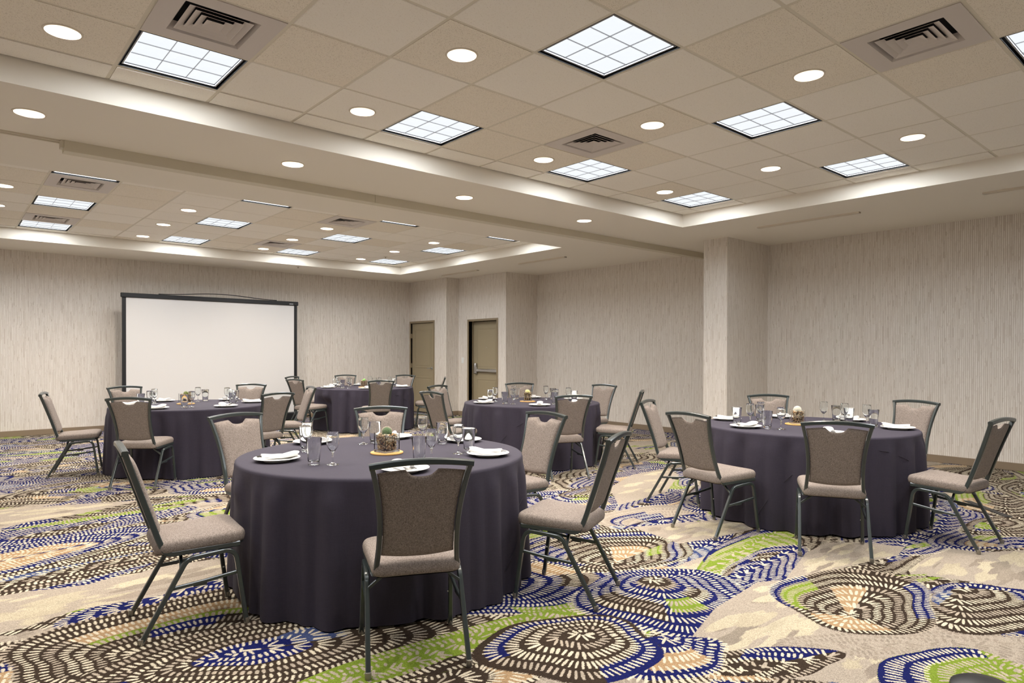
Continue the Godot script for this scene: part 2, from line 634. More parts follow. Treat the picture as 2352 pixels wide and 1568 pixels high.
func fan_loop(f: Dictionary, t: float, th0: float = 0.0, th1: float = TAU) -> PackedVector2Array:
	var o := PackedVector2Array()
	var n := maxi(8, int(44.0 * (th1 - th0) / TAU))
	for i in n + (0 if th1 - th0 > TAU - 0.01 else 1):
		o.append(fan_at(f, t, th0 + (th1 - th0) * i / n))
	return o

# rows of dashes in rings round a focus F, inside an oval round C; the ground is patched with other dyes along the rows
func fan(C: Vector2, F: Vector2, a: float, b: float, rot: float, ground: String, wedges: Array = [], pitch: float = 0.07) -> void:
	var f := {"C": C, "F": F, "a": a, "b": b, "rot": rot, "ph": cr.randf() * TAU}
	var seen := false
	for t in tiles:
		if C.x + a > t.u0 - 0.2 and C.x - a < t.u1 + 0.2 and C.y + a > t.v0 - 0.2 and C.y - a < t.v1 + 0.2:
			seen = true
	if not seen:
		return
	fill_poly(fan_loop(f, 1.0), DYE[ground], 0.008)
	for w in wedges:
		var poly := fan_loop(f, w[3], w[0], w[1])
		var inner := fan_loop(f, w[2], w[0], w[1])
		inner.reverse()
		poly.append_array(inner)
		fill_poly(poly, DYE[w[4]], 0.008)
	var mean := (a + b) * 0.5
	var dt := pitch / maxf(mean, maxf(a, b) * 0.6 + F.distance_to(C) * 0.7)
	var t := dt * 0.6
	var row := 0
	while t < 1.0 + dt * 0.15:
		var th := cr.randf() * 0.3
		var stop := th + TAU - 0.04
		var tilt := cr.randf_range(-0.3, 0.3)
		var sp := cr.randf_range(0.0245, 0.031)
		var fat := cr.randf_range(0.5, 0.66)
		while th < stop:
			var p := fan_at(f, t, th)
			var speed := maxf((fan_at(f, t, th + 0.02) - p).length() / 0.02, 0.02)
			var d := (fan_at(f, t + 0.04, th) - p)
			var along := (fan_at(f, t, th + 0.02) - p).normalized()
			var across := along.orthogonal()
			if across.dot(d) < 0.0:
				across = -across
			var gap := absf(d.dot(across)) / 0.04 * dt
			var every := 1
			while gap * every < 0.036 and every < 8:
				every *= 2
			if row % every != 0 or gap * every < 0.018:
				th += sp / speed
				continue
			var stretch := clampf(gap * every, 0.022, 0.1)
			d = across
			var key := ground
			var aw := fposmod(th, TAU)
			for w in wedges:
				if aw > w[0] and aw < w[1] and t > w[2] and t < w[3]:
					key = w[4]
			var col := "cream"
			if key == "green":
				col = "sand"
			elif key == "taupe":
				col = "stone"
			elif key == "brown" and row % 3 == 1:
				col = "sand"
			dash(p, d.normalized().rotated(tilt), stretch * cr.randf_range(0.66, 0.86), minf(sp, stretch) * fat * cr.randf_range(0.85, 1.12), dye(col))
			th += sp / speed * cr.randf_range(0.92, 1.1)
		t += dt
		row += 1

func patches(n: int) -> Array:
	var o := []
	for k in n:
		var s := cr.randf_range(0.0, 5.4)
		var t0 := cr.randf_range(0.1, 0.8)
		var x := cr.randf()
		var key := "navy" if x < 0.4 else ("green" if x < 0.64 else ("tan" if x < 0.82 else ("denim" if x < 0.9 else "brown")))
		o.append([s, minf(s + cr.randf_range(0.5, 1.9), TAU), t0, minf(t0 + cr.randf_range(0.14, 0.4), 1.0), key])
	return o

func plain(pts: Array, n: int) -> void:
	# quiet ground: taupe with ragged cream shoals running along x
	var poly := PackedVector2Array(pts)
	fill_poly(poly, DYE.taupe, 0.01)
	var lo := poly[0]
	var hi := poly[0]
	for p in poly:
		lo = lo.min(p)
		hi = hi.max(p)
	for i in n:
		var c := Vector2(cr.randf_range(lo.x, hi.x), cr.randf_range(lo.y, hi.y))
		shoal(c, poly)

func shoal(c: Vector2, within: PackedVector2Array) -> void:
	if within.size() and not Geometry2D.is_point_in_polygon(c, within):
		return
	var key := "shell" if cr.randf() < 0.72 else "stone"
	var pts := PackedVector2Array()
	var a := cr.randf_range(0.05, 0.2)
	var b := cr.randf_range(0.02, 0.06)
	for k in 12:
		var th := TAU * k / 12
		var p := c + Vector2(cos(th) * a, sin(th) * b) * cr.randf_range(0.6, 1.25)
		pts.append(p)
	if within.size():
		for q in pts:
			if not Geometry2D.is_point_in_polygon(q, within):
				return
	fill_poly(pts, dye(key), 0.016)

func make_floor() -> void:
	cr.seed = 4021
	DYE = {"taupe": rgb(182, 169, 153), "stone": rgb(164, 151, 136), "shell": rgb(203, 190, 164), "cream": rgb(222, 210, 186), "sand": rgb(190, 176, 157), "brown": rgb(66, 55, 46), "navy": rgb(33, 37, 92), "denim": rgb(72, 84, 124), "green": rgb(133, 154, 58), "tan": rgb(181, 150, 114)}
	carpet_tile(-0.1, 0.4, 3.996, 4.496, 0.002)
	carpet_tile(3.996, 0.4, 8.092, 4.496, 0.002)
	carpet_tile(8.092, 0.4, 9.372, 4.496, 0.0025)
	carpet_tile(-0.1, 4.496, 5.9, 10.496, 0.003)
	carpet_tile(5.9, 4.496, 9.372, 10.496, 0.004)
	carpet_tile(-0.1, 10.496, 9.372, 13.1, 0.005)
	carpet_tile(-3.0, -3.5, -0.1, 13.1, 0.0125)
	carpet_tile(-0.1, -3.5, 9.372, 0.4, 0.0125)
	for i in 5200:
		shoal(Vector2(cr.randf_range(-3, 9.4), cr.randf_range(-3.5, 13.1)), PackedVector2Array())
	# the run of the pattern over the whole floor
	var v := 13.3
	var odd := 0
	while v > -3.6:
		var u := -3.2 + 0.45 * odd
		while u < 9.8:
			var c := Vector2(u + cr.randf_range(-0.28, 0.28), v + cr.randf_range(-0.14, 0.14))
			var a := cr.randf_range(0.5, 0.85)
			var b := cr.randf_range(0.24, 0.4)
			var x := cr.randf()
			var ground := "brown" if x < 0.5 else ("navy" if x < 0.92 else "taupe")
			var e := cr.randf() * TAU
			var off := Vector2(cos(e) * a, sin(e) * b) * cr.randf_range(0.35, 0.85)
			if cr.randf() > 0.1 and c.x > -3.2:
				fan(c, c + off, a, b, cr.randf_range(-0.3, 0.3), ground, patches(cr.randi_range(3, 7)))
			if cr.randf() < 0.13:
				var pts := []
				var pa := cr.randf_range(0.3, 0.6)
				var pb := cr.randf_range(0.1, 0.22)
				var pc := c + Vector2(cr.randf_range(-0.4, 0.4), -0.1)
				for k in 14:
					var th := TAU * k / 14.0
					pts.append(pc + Vector2(cos(th) * pa, sin(th) * pb) * cr.randf_range(0.78, 1.2))
				plain(pts, 26)
			u += 0.82
		odd = 1 - odd
		v -= 0.4
	# the nearer motifs, each where it lies
	plain([Vector2(0.1, 3.95), Vector2(0.1, 4.66), Vector2(0.48, 4.51), Vector2(0.76, 4.43), Vector2(1.04, 4.55), Vector2(1.5, 4.45), Vector2(1.75, 4.23), Vector2(1.24, 4.07), Vector2(0.99, 4.01), Vector2(0.83, 4.01), Vector2(0.54, 4.06), Vector2(0.32, 3.96)], 90)
	plain([Vector2(0.1, 6.13), Vector2(0.1, 7.03), Vector2(0.77, 6.95), Vector2(1.39, 6.69), Vector2(0.87, 6.46), Vector2(0.51, 6.4)], 50)
	fan(Vector2(0.75, 5.98), Vector2(1.2, 6.1), 0.95, 0.28, 0.2, "navy", [[0.2, 1.9, 0.45, 1.0, "green"], [3.0, 4.6, 0.2, 0.6, "brown"]])
	fan(Vector2(0.55, 5.35), Vector2(-0.05, 5.25), 0.85, 0.34, 0.25, "navy", [[0.0, TAU, 0.0, 0.6, "tan"], [4.0, 6.0, 0.8, 1.0, "brown"]])
	fan(Vector2(0.6, 4.78), Vector2(1.2, 4.85), 0.85, 0.2, 0.08, "brown", [[1.0, 2.6, 0.55, 0.8, "denim"]])
	fan(Vector2(0.3, 3.3), Vector2(-0.1, 3.1), 0.7, 0.44, 0.1, "navy", [[0.0, 2.0, 0.3, 0.6, "tan"], [0.2, 1.9, 0.75, 1.0, "brown"], [4.0, 6.0, 0.5, 1.0, "brown"]])
	fan(Vector2(0.95, 3.5), Vector2(0.75, 3.18), 0.8, 0.42, 0.05, "brown", [[0.5, 2.3, 0.5, 0.58, "green"], [0.5, 2.3, 0.58, 0.74, "tan"], [0.8, 1.8, 0.36, 0.5, "navy"]])
	fan(Vector2(1.3, 2.84), Vector2(1.0, 3.02), 0.95, 0.48, -0.25, "brown", [[0.0, TAU, 0.0, 0.26, "navy"], [0.0, 1.2, 0.2, 0.4, "denim"], [3.2, 4.4, 0.6, 0.85, "navy"]])
	fan(Vector2(2.6, 2.85), Vector2(2.25, 3.1), 0.72, 0.5, -0.35, "navy", [[4.4, 5.6, 0.78, 1.0, "green"], [0.0, 0.9, 0.5, 0.75, "tan"], [5.6, 6.28, 0.55, 0.75, "brown"]])
	fan(Vector2(1.75, 2.42), Vector2(1.0, 2.5), 0.8, 0.17, -0.12, "green", [[4.2, 5.6, 0.5, 1.0, "brown"]])
	fan(Vector2(3.5, 2.98), Vector2(3.25, 2.75), 0.66, 0.44, -0.2, "brown", [[0.0, 1.2, 0.0, 0.45, "tan"], [0.0, 1.6, 0.75, 0.88, "navy"], [5.0, 6.2, 0.7, 0.86, "navy"], [5.6, 6.28, 0.4, 0.62, "green"], [2.2, 3.6, 0.5, 0.9, "navy"]])
	plain([Vector2(4.02, 3.24), Vector2(4.41, 3.08), Vector2(4.88, 2.86), Vector2(4.68, 2.6), Vector2(4.24, 2.66), Vector2(3.93, 2.74)], 40)
	plain([Vector2(5.76, 4.64), Vector2(6.39, 4.65), Vector2(6.16, 4.3), Vector2(5.29, 3.84), Vector2(4.51, 3.78), Vector2(5.03, 4.33)], 50)
	fan(Vector2(4.35, 2.3), Vector2(3.6, 2.3), 0.85, 0.28, 0.1, "green", [[0.5, 2.4, 0.7, 1.0, "navy"], [4.0, 6.0, 0.72, 1.0, "brown"]])
	fan(Vector2(3.95, 2.08), Vector2(3.45, 2.1), 0.55, 0.2, 0.2, "navy", [[1.5, 3.5, 0.3, 0.9, "brown"], [0.0, 0.8, 0.55, 0.8, "brown"]])
	fan(Vector2(3.02, 2.15), Vector2(3.2, 2.42), 0.5, 0.5, 0.2, "navy", [[0.0, TAU, 0.0, 0.22, "brown"], [3.7, 4.4, 0.4, 0.62, "green"], [4.4, 5.2, 0.32, 0.5, "brown"], [2.4, 3.6, 0.5, 0.8, "brown"]])
	plain([Vector2(3.76, 1.89), Vector2(4.38, 2.06), Vector2(4.75, 2.08), Vector2(4.94, 1.92), Vector2(5.06, 1.68), Vector2(4.8, 1.64), Vector2(4.48, 1.72), Vector2(4.18, 1.78)], 60)
	plain([Vector2(4.5, 1.38), Vector2(5.11, 1.42), Vector2(5.6, 1.12), Vector2(5.3, 0.8), Vector2(4.55, 0.85), Vector2(4.6, 1.07)], 60)
	plain([Vector2(2.3, 1.68), Vector2(3.07, 1.92), Vector2(3.62, 1.98), Vector2(3.76, 1.9), Vector2(3.53, 1.7), Vector2(3.4, 1.5), Vector2(3.42, 1.1), Vector2(3.71, 0.74), Vector2(3.5, 0.45), Vector2(3.2, 0.6), Vector2(2.8, 1.1), Vector2(2.6, 1.35)], 170)
	fan(Vector2(3.4, 1.05), Vector2(3.0, 1.4), 0.6, 0.16, -0.75, "taupe")
	fan(Vector2(4.2, 0.98), Vector2(4.42, 1.18), 0.5, 0.3, -0.3, "brown", [[0.0, 2.0, 0.0, 1.0, "navy"], [5.4, 6.28, 0.5, 1.0, "navy"], [2.0, 3.0, 0.2, 0.6, "denim"]])
	fan(Vector2(3.8, 1.5), Vector2(3.5, 1.42), 0.54, 0.38, 0.15, "brown", [[0.0, 0.9, 0.0, 0.6, "tan"], [2.6, 4.0, 0.0, 0.8, "tan"], [1.2, 2.4, 0.62, 0.86, "green"], [1.2, 2.4, 0.86, 1.0, "navy"], [4.6, 5.8, 0.78, 1.0, "navy"]])
	fan(Vector2(3.22, 0.86), Vector2(3.36, 0.7), 0.36, 0.22, -0.5, "green", [[0.8, 3.6, 0.66, 1.0, "navy"]])
	fan(Vector2(2.7, 1.44), Vector2(2.5, 1.5), 0.36, 0.14, -0.5, "brown", [[0.2, 1.6, 0.5, 1.0, "navy"], [3.2, 4.6, 0.5, 1.0, "tan"]])
	fan(Vector2(2.42, 1.76), Vector2(2.6, 1.86), 0.3, 0.2, -0.4, "navy", [[4.0, 5.4, 0.4, 0.8, "tan"]])
	fan(Vector2(2.18, 2.1), Vector2(2.32, 2.16), 0.42, 0.34, -0.5, "brown", [[0.0, 3.4, 0.72, 0.9, "navy"], [4.8, 6.28, 0.7, 1.0, "navy"]])
	var floor_node := structure("floor", "wool carpet with swirling rows of cream dashes on brown, navy, green and tan")
	var mesh := ArrayMesh.new()
	var gt := grain(256, 0.72, 77)
	for t in tiles:
		var st := mb()
		var q := [[t.u0, t.v0, 0.0, 1.0], [t.u1, t.v0, 1.0, 1.0], [t.u1, t.v1, 1.0, 0.0], [t.u0, t.v1, 0.0, 0.0]]
		for k in [0, 2, 1, 0, 3, 2]:
			st.set_normal(Vector3.UP)
			st.set_uv(Vector2(q[k][2], q[k][3]))
			st.set_uv2(Vector2(q[k][0], q[k][1]) / 0.62)
			st.add_vertex(P(q[k][0], q[k][1], 0.0))
		st.commit(mesh)
		var m := std(Color.WHITE, 1.0)
		m.albedo_texture = tex(t.img)
		m.detail_enabled = true
		m.detail_albedo = gt
		m.detail_blend_mode = BaseMaterial3D.BLEND_MODE_MUL
		m.detail_uv_layer = BaseMaterial3D.DETAIL_UV_2
		m.metallic_specular = 0.1
		mesh.surface_set_material(mesh.get_surface_count() - 1, m)
	var o := MeshInstance3D.new()
	o.name = "carpet"
	o.mesh = mesh
	floor_node.add_child(o)
	obj("slab", boxm(P(WL - 0.2, WB + 0.2, -0.25) * Vector3(1, 1, 1), Vector3(WR + 0.2, -0.004, -WN + 0.2)), M.concrete, floor_node)

# ---------------------------------------------------------------- lamps and ceiling fittings
func make_troffer(label: String) -> Node3D:
	var t := thing("ceiling_light", label, "ceiling light", Vector3.ZERO, 0.0, "square ceiling light panels")
	var h := mb()
	var s := 0.293
	for e in [[-s, -s, s, -s + 0.004], [-s, s - 0.004, s, s], [-s, -s, -s + 0.004, s], [s - 0.004, -s, s, s]]:
		box(h, Vector3(e[0], -0.002, e[1]), Vector3(e[2], 0.1, e[3]))
	box(h, Vector3(-s, 0.096, -s), Vector3(s, 0.1, s))
	obj("housing", h, M.black_metal, t)
	var f := mb()
	var a := 0.277
	var b := 0.266
	for e in [[-a, -a, a, -b], [-a, b, a, a], [-a, -b, -b, b], [b, -b, a, b]]:
		box(f, Vector3(e[0], 0.006, e[1]), Vector3(e[2], 0.035, e[3]), 0.002)
	obj("door_frame", f, M.steel_edge, t)
	for i in [-1, 0, 1]:
		for j in [-1, 0, 1]:
			var st := mb()
			var c := 0.0872
			var x: float = i * 0.1773
			var z: float = j * 0.1773
			# a shallow four-sided cell
			var p := [Vector3(x - c, 0.02, z - c), Vector3(x + c, 0.02, z - c), Vector3(x + c, 0.02, z + c), Vector3(x - c, 0.02, z + c)]
			var k := 0.03
			var q := [Vector3(x - k, 0.028, z - k), Vector3(x + k, 0.028, z - k), Vector3(x + k, 0.028, z + k), Vector3(x - k, 0.028, z + k)]
			for w in 4:
				face(st, p[w], p[(w + 1) % 4], q[(w + 1) % 4], q[w], Vector3(x, 0.3, z))
			face(st, q[0], q[1], q[2], q[3], Vector3(x, 0.3, z))
			obj("light_cell", st, M.troffer, t)
	for i in [-0.5, 0.5]:
		obj("louver_blade", boxm(Vector3(i * 0.1773 - 0.0009, 0.0145, -b), Vector3(i * 0.1773 + 0.0009, 0.0185, b)), M.blade, t)
		obj("louver_blade", boxm(Vector3(-b, 0.0145, i * 0.1773 - 0.0009), Vector3(b, 0.0185, i * 0.1773 + 0.0009)), M.blade, t)
	var l := AreaLight3D.new()
	l.name = "panel_light"
	l.area_size = Vector2(0.53, 0.53)
	l.light_energy = TROFFER_ENERGY
	l.light_color = Color(0.95, 0.975, 1.0)
	l.shadow_enabled = true
	l.set("area_range", 30.0)
	t.add_child(l)
	l.position = Vector3(0, 0.013, 0)
	l.rotation.x = -PI / 2.0
	return t

const CAN_R := 0.083

func make_downlight(label: String) -> Node3D:
	var t := thing("downlight", label, "downlight", Vector3.ZERO, 0.0, "recessed downlights")
	obj("trim_ring", lathem([Vector2(CAN_R, -0.001), Vector2(CAN_R + 0.003, -0.005), Vector2(CAN_R + 0.012, -0.005), Vector2(CAN_R + 0.015, 0.0)], 36), M.trim, t)
	obj("reflector", lathem([Vector2(0.045, 0.115), Vector2(0.06, 0.07), Vector2(0.075, 0.03), Vector2(CAN_R, -0.001)], 36), M.can, t)
	obj("lamp_bulb", lathem([Vector2(0.0, 0.083), Vector2(0.02, 0.085), Vector2(0.034, 0.094), Vector2(0.04, 0.108), Vector2(0.036, 0.116), Vector2(0.0, 0.118)], 20), M.bulb, t)
	obj("cap", lathem([Vector2(0.0, 0.13), Vector2(0.05, 0.13), Vector2(0.05, 0.112)], 20), M.trim, t)
	var l := SpotLight3D.new()
	l.name = "spot_light"
	l.light_energy = SPOT_ENERGY
	l.light_color = Color(1.0, 0.955, 0.9)
	l.light_size = 0.045
	l.spot_angle = 70.0
	l.spot_angle_attenuation = 0.9
	l.spot_range = 25.0
	l.spot_attenuation = 2.0
	l.shadow_enabled = true
	t.add_child(l)
	l.position = Vector3(0, 0.03, 0)
	l.rotation.x = -PI / 2.0
	return t

func make_vent(label: String) -> Node3D:
	var t := thing("air_diffuser", label, "air vent", Vector3.ZERO, 0.0, "square louvred air diffusers")
	var s := 0.294
	var o := 0.19
	var st := mb()
	for e in [[-s, -s, s, -o], [-s, o, s, s], [-s, -o, -o, o], [o, -o, s, o]]:
		box(st, Vector3(e[0], -0.006, e[1]), Vector3(e[2], 0.004, e[3]))
	# throat sloping up from the face
	var lo := [Vector3(-o, -0.006, -o), Vector3(o, -0.006, -o), Vector3(o, -0.006, o), Vector3(-o, -0.006, o)]
	for w in 4:
		var a: Vector3 = lo[w]
		var b: Vector3 = lo[(w + 1) % 4]
		face(st, a, b, b * Vector3(0.86, 0, 0.86) + Vector3(0, 0.04, 0), a * Vector3(0.86, 0, 0.86) + Vector3(0, 0.04, 0), Vector3(0, 0.5, 0) + (a + b) * 0.7)
	obj("face_plate", st, M.vent, t)
	var k := 0
	for r in [0.16, 0.122, 0.084, 0.046]:
		var lv := mb()
		var up := 0.0165
		var ri: float = r - 0.036
		for w in 4:
			var c0 := Vector3(-1, 0, -1).rotated(Vector3.UP, w * PI / 2.0).round()
			var c1 := Vector3(-1, 0, -1).rotated(Vector3.UP, (w + 1) * PI / 2.0).round()
			var y0 := -0.004 + 0.001 * k
			for side in 2:
				var d := 0.0012 if side == 0 else -0.0012
				face(lv, c0 * (r + d) + Vector3(0, y0, 0), c1 * (r + d) + Vector3(0, y0, 0), c1 * (ri + d) + Vector3(0, y0 + up, 0), c0 * (ri + d) + Vector3(0, y0 + up, 0), Vector3(0, 1, 0) * (-3.0 if side == 1 else 3.0))
			face(lv, c0 * (r + 0.0012) + Vector3(0, y0, 0), c1 * (r + 0.0012) + Vector3(0, y0, 0), c1 * (r - 0.0012) + Vector3(0, y0, 0), c0 * (r - 0.0012) + Vector3(0, y0, 0), Vector3(0, 1, 0))
		if k == 3:
			box(lv, Vector3(-ri - 0.002, 0.013, -ri - 0.002), Vector3(ri + 0.002, 0.016, ri + 0.002))
		obj("louver", lv, M.vent, t)
		k += 1
	var pl := mb()
	box(pl, Vector3(-0.2, 0.28, -0.2), Vector3(0.2, 0.285, 0.2))
	for e in [[-0.2, -0.2, 0.2, -0.195], [-0.2, 0.195, 0.2, 0.2], [-0.2, -0.2, -0.195, 0.2], [0.195, -0.2, 0.2, 0.2]]:
		box(pl, Vector3(e[0], 0.004, e[1]), Vector3(e[2], 0.28, e[3]))
	obj("plenum", pl, M.duct, t)
	return t

const ORD := ["first", "second", "third", "fourth", "fifth", "sixth", "seventh"]

func make_ceiling() -> void:
	var c := structure("ceiling", "two white tray ceilings of speckled lay-in tiles with a plaster soffit")
	obj("deck", boxm(Vector3(WL - 0.15, CEIL + 0.3, -WB - 0.15), Vector3(WR + 0.15, CEIL + 0.4, -WN + 0.15)), M.concrete, c)
	# trays: [u lo, u hi, v lo, v hi, first grid line in v]
	var near := {"u0": -1.5, "u1": TRAY_R, "v0": -1.8, "v1": 4.97, "g": V0}
	var far := {"u0": -1.5, "u1": TRAY_R, "v0": 7.13, "v1": 11.79, "g": 11.615}
	# fittings by cell [i, j] of each grid
	var troffers := [[[-6, 3], [-6, 0], [-3, 3], [-3, 0], [-3, -3], [0, 3], [0, 0], [0, -3], [0, -6], [3, 3], [3, 0], [3, -3], [3, -6], [6, 3], [6, 0], [6, -3], [6, -6]], [[-6, -1], [-3, -1], [0, -1], [3, -1], [6, -1], [-6, -4], [-3, -4], [0, -4], [3, -4], [6, -4], [-3, -7], [0, -7], [3, -7], [6, -7]]]
	var vents := [[[-3, 2], [2, 2], [2, -2]], [[-3, -2], [2, -2], [-3, -6], [2, -6]]]
	var lamps := [[[-4, 3], [-4, 1], [-1, 3], [-1, 1], [-1, -1], [2, 3], [2, 1], [2, -1], [5, 3], [5, 1], [5, -1], [5, -3]], [[-4, -1], [-4, -3], [-4, -5], [-1, -1], [-1, -3], [-1, -5], [-1, -7], [2, -1], [2, -3], [2, -5], [2, -7], [5, -1], [5, -3], [5, -5], [5, -7]]]
	var full := boxm(Vector3(-0.2955, -0.004, -0.2955), Vector3(0.2955, 0.014, 0.2955), 0.003).commit()
	var hst := mb()
	holed(hst, Vector2(-0.2955, -0.2955), Vector2(0.2955, 0.2955), Vector2.ZERO, CAN_R + 0.004, -0.004, Vector3.DOWN)
	for e in [[-1, 0], [1, 0], [0, -1], [0, 1]]:
		var n := Vector3(e[0], 0, e[1])
		var s := Vector3(-e[1], 0, e[0])
		quad(hst, n * 0.2955 + s * 0.2955 + Vector3(0, -0.004, 0), n * 0.2955 - s * 0.2955 + Vector3(0, -0.004, 0), n * 0.2955 - s * 0.2955 + Vector3(0, 0.014, 0), n * 0.2955 + s * 0.2955 + Vector3(0, 0.014, 0), n)
	var with_hole := hst.commit()
	var tr := RandomNumberGenerator.new()
	tr.seed = 8
	var proto_t: Node3D = null
	var proto_v: Node3D = null
	var proto_l: Node3D = null
	for w in 2:
		var y: Dictionary = near if w == 0 else far
		var where := "near tray" if w == 0 else "far tray"
		var i0 := int(floor((y.u0 - U0) / T))
		var i1 := int(floor((y.u1 - U0) / T))
		var j0 := int(floor((y.v0 - y.g) / T))
		var j1 := int(floor((y.v1 - y.g) / T))
		for i in range(i0, i1 + 1):
			if U0 + i * T > y.u0 + 0.02:
				obj("grid_bar", boxm(Vector3(U0 + i * T - 0.012, CEIL - 0.001, -y.v1), Vector3(U0 + i * T + 0.012, CEIL + 0.03, -y.v0)), M.grid, c)
			for j in range(j0, j1 + 1):
				var cell := [i, j]
				var lo := Vector2(maxf(U0 + i * T, y.u0), maxf(y.g + j * T, y.v0))
				var hi := Vector2(minf(U0 + (i + 1) * T, y.u1), minf(y.g + (j + 1) * T, y.v1))
				var mid := (lo + hi) * 0.5
				if troffers[w].has(cell):
					continue
				if vents[w].has(cell):
					continue
				var by_vent: bool = vents[w].has([i, j - 1]) or vents[w].has([i - 1, j]) or vents[w].has([i, j + 1]) or vents[w].has([i + 1, j]) or vents[w].has([i + 1, j - 1])
				var m: Material = M.tile_coarse if by_vent or tr.randf() < 0.08 else M.tile
				if lamps[w].has(cell):
					put("tile", with_hole, m, c, P(mid.x, mid.y, CEIL))
				elif hi.x - lo.x > 0.6 and hi.y - lo.y > 0.6:
					put("tile", full, m, c, P(mid.x, mid.y, CEIL + tr.randf_range(-0.0008, 0.0008)))
				elif hi.x - lo.x > 0.03 and hi.y - lo.y > 0.03:
					obj("tile", boxm(Vector3(lo.x + 0.0125, CEIL - 0.007, -hi.y + 0.0125), Vector3(hi.x - 0.0125 if hi.x < y.u1 - 0.01 else hi.x, CEIL + 0.014, -lo.y - 0.0125)), m, c)
		for j in range(j0, j1 + 1):
			if y.g + j * T > y.v0 + 0.02:
				obj("grid_bar", boxm(Vector3(y.u0, CEIL - 0.0008, -(y.g + j * T) - 0.012), Vector3(y.u1, CEIL + 0.03, -(y.g + j * T) + 0.012)), M.grid, c)
		# fittings
		for kind in 3:
			var cells: Array = [troffers, vents, lamps][kind][w]
			var cols := []
			for q in cells:
				if not cols.has(q[0]):
					cols.append(q[0])
			cols.sort()
			cols.reverse()
			for q in cells:
				var at := P(U0 + (q[0] + 0.5) * T, y.g + (q[1] + 0.5) * T, CEIL)
				var rows := []
				for e in cells:
					if e[0] == q[0]:
						rows.append(e[1])
				rows.sort()
				rows.reverse()
				var place := "%s, %s column from the right, %s from the back" % [where, ORD[cols.find(q[0])], ORD[rows.find(q[1])]]
				if kind == 0:
					var label := "nine-cell light panel, " + place
					if proto_t == null:
						proto_t = make_troffer(label)
						proto_t.position = at
					else:
						copy(proto_t, "ceiling_light", label, at, 0.0)
				elif kind == 1:
					var label := "white louvred vent, " + place
					if proto_v == null:
						proto_v = make_vent(label)
						proto_v.position = at
					else:
						copy(proto_v, "air_diffuser", label, at, 0.0)
				else:
					var label := "round recessed downlight, " + place
					at.y -= 0.004
					if proto_l == null:
						proto_l = make_downlight(label)
						proto_l.position = at
					else:
						copy(proto_l, "downlight", label, at, 0.0)
	# plaster soffits
	var hi_y := CEIL + 0.3
	for e in [[TRAY_R, WR, WN, 4.97], [TRAY_R, WR, 7.13, 11.79], [WL, WR, 11.79, WB], [WL, TRAY_R, WN, -1.8], [WL, -1.5, -1.8, 4.97], [WL, -1.5, 7.13, 11.79]]:
		obj("soffit", boxm(Vector3(e[0], SOF, -e[3]), Vector3(e[1], hi_y, -e[2])), M.paint, c)
	var st := mb()
	var spots := [-1.35, 0.4626, 2.285, 4.105, 5.914]
	var cut := [WL, -0.4, 1.37, 3.2, 5.0, 6.8]
	for k in 5:
		holed(st, Vector2(cut[k], -5.9), Vector2(cut[k + 1], -5.1), Vector2(spots[k], -5.505), CAN_R + 0.004, SOF, Vector3.DOWN)
	quad(st, Vector3(6.8, SOF, -5.9), Vector3(WR, SOF, -5.9), Vector3(WR, SOF, -5.1), Vector3(6.8, SOF, -5.1), Vector3.DOWN)
	quad(st, Vector3(WL, SOF, -7.13), Vector3(WR, SOF, -7.13), Vector3(WR, SOF, -5.9), Vector3(WL, SOF, -5.9), Vector3.DOWN)
	quad(st, Vector3(WL, SOF, -5.1), Vector3(WR, SOF, -5.1), Vector3(WR, SOF, -4.97), Vector3(WL, SOF, -4.97), Vector3.DOWN)
	quad(st, Vector3(WL, SOF, -4.97), Vector3(WR, SOF, -4.97), Vector3(WR, hi_y, -4.97), Vector3(WL, hi_y, -4.97), Vector3(0, 0, 1))
	quad(st, Vector3(WL, SOF, -7.13), Vector3(WR, SOF, -7.13), Vector3(WR, hi_y, -7.13), Vector3(WL, hi_y, -7.13), Vector3(0, 0, -1))
	obj("soffit", st, M.paint, c)
	for k in 5:
		copy(proto_l, "downlight", "round recessed downlight in the plaster beam, %s from the left" % ORD[k], P(spots[k], 5.505, SOF), 0.0)
	# track header of the folding partition
	for e in [[0.72, 3.36], [3.362, 6.02], [6.022, WR]]:
		obj("track_header", boxm(Vector3(e[0], SOF - 0.083, -6.13), Vector3(e[1], SOF + 0.01, -6.02), 0.002), M.header, c)
	obj("track_header", boxm(Vector3(0.7, SOF - 0.055, -6.12), Vector3(0.78, SOF, -6.03)), M.header, c)
	obj("track_lip", boxm(Vector3(WL, SOF - 0.012, -6.115), Vector3(0.7, SOF + 0.01, -6.1)), M.header, c)
	obj("track_lip", boxm(Vector3(WL, SOF - 0.012, -6.06), Vector3(0.7, SOF + 0.01, -6.045)), M.header, c)
	# slot diffusers
	var n := 0
	for e in [[10.15, 11.27], [7.78, 8.88], [3.13, 4.3], [0.55, 1.9]]:
		var t := thing("slot_diffuser", "long narrow slot diffuser in the right soffit, %s from the back" % ORD[n], "air vent", P(7.88, (e[0] + e[1]) / 2.0, SOF), 0.0, "slot diffusers along the right soffit")
		var L: float = (e[1] - e[0]) / 2.0
		obj("back_plate", boxm(Vector3(-0.022, -0.001, -L), Vector3(0.022, 0.004, L)), M.duct, t)
		for x in [-0.027, -0.002, 0.023]:
			obj("bar", boxm(Vector3(x - 0.004, -0.016, -L - 0.03), Vector3(x + 0.008 if x < 0.02 else x + 0.004, 0.002, L + 0.03)), M.trim, t)
		for s in [-1, 1]:
			obj("end_cap", boxm(Vector3(-0.023, -0.016, s * (L + 0.015) - 0.015), Vector3(0.023, 0.002, s * (L + 0.015) + 0.015)), M.trim, t)
		n += 1
	# sprinkler covers
	n = 0
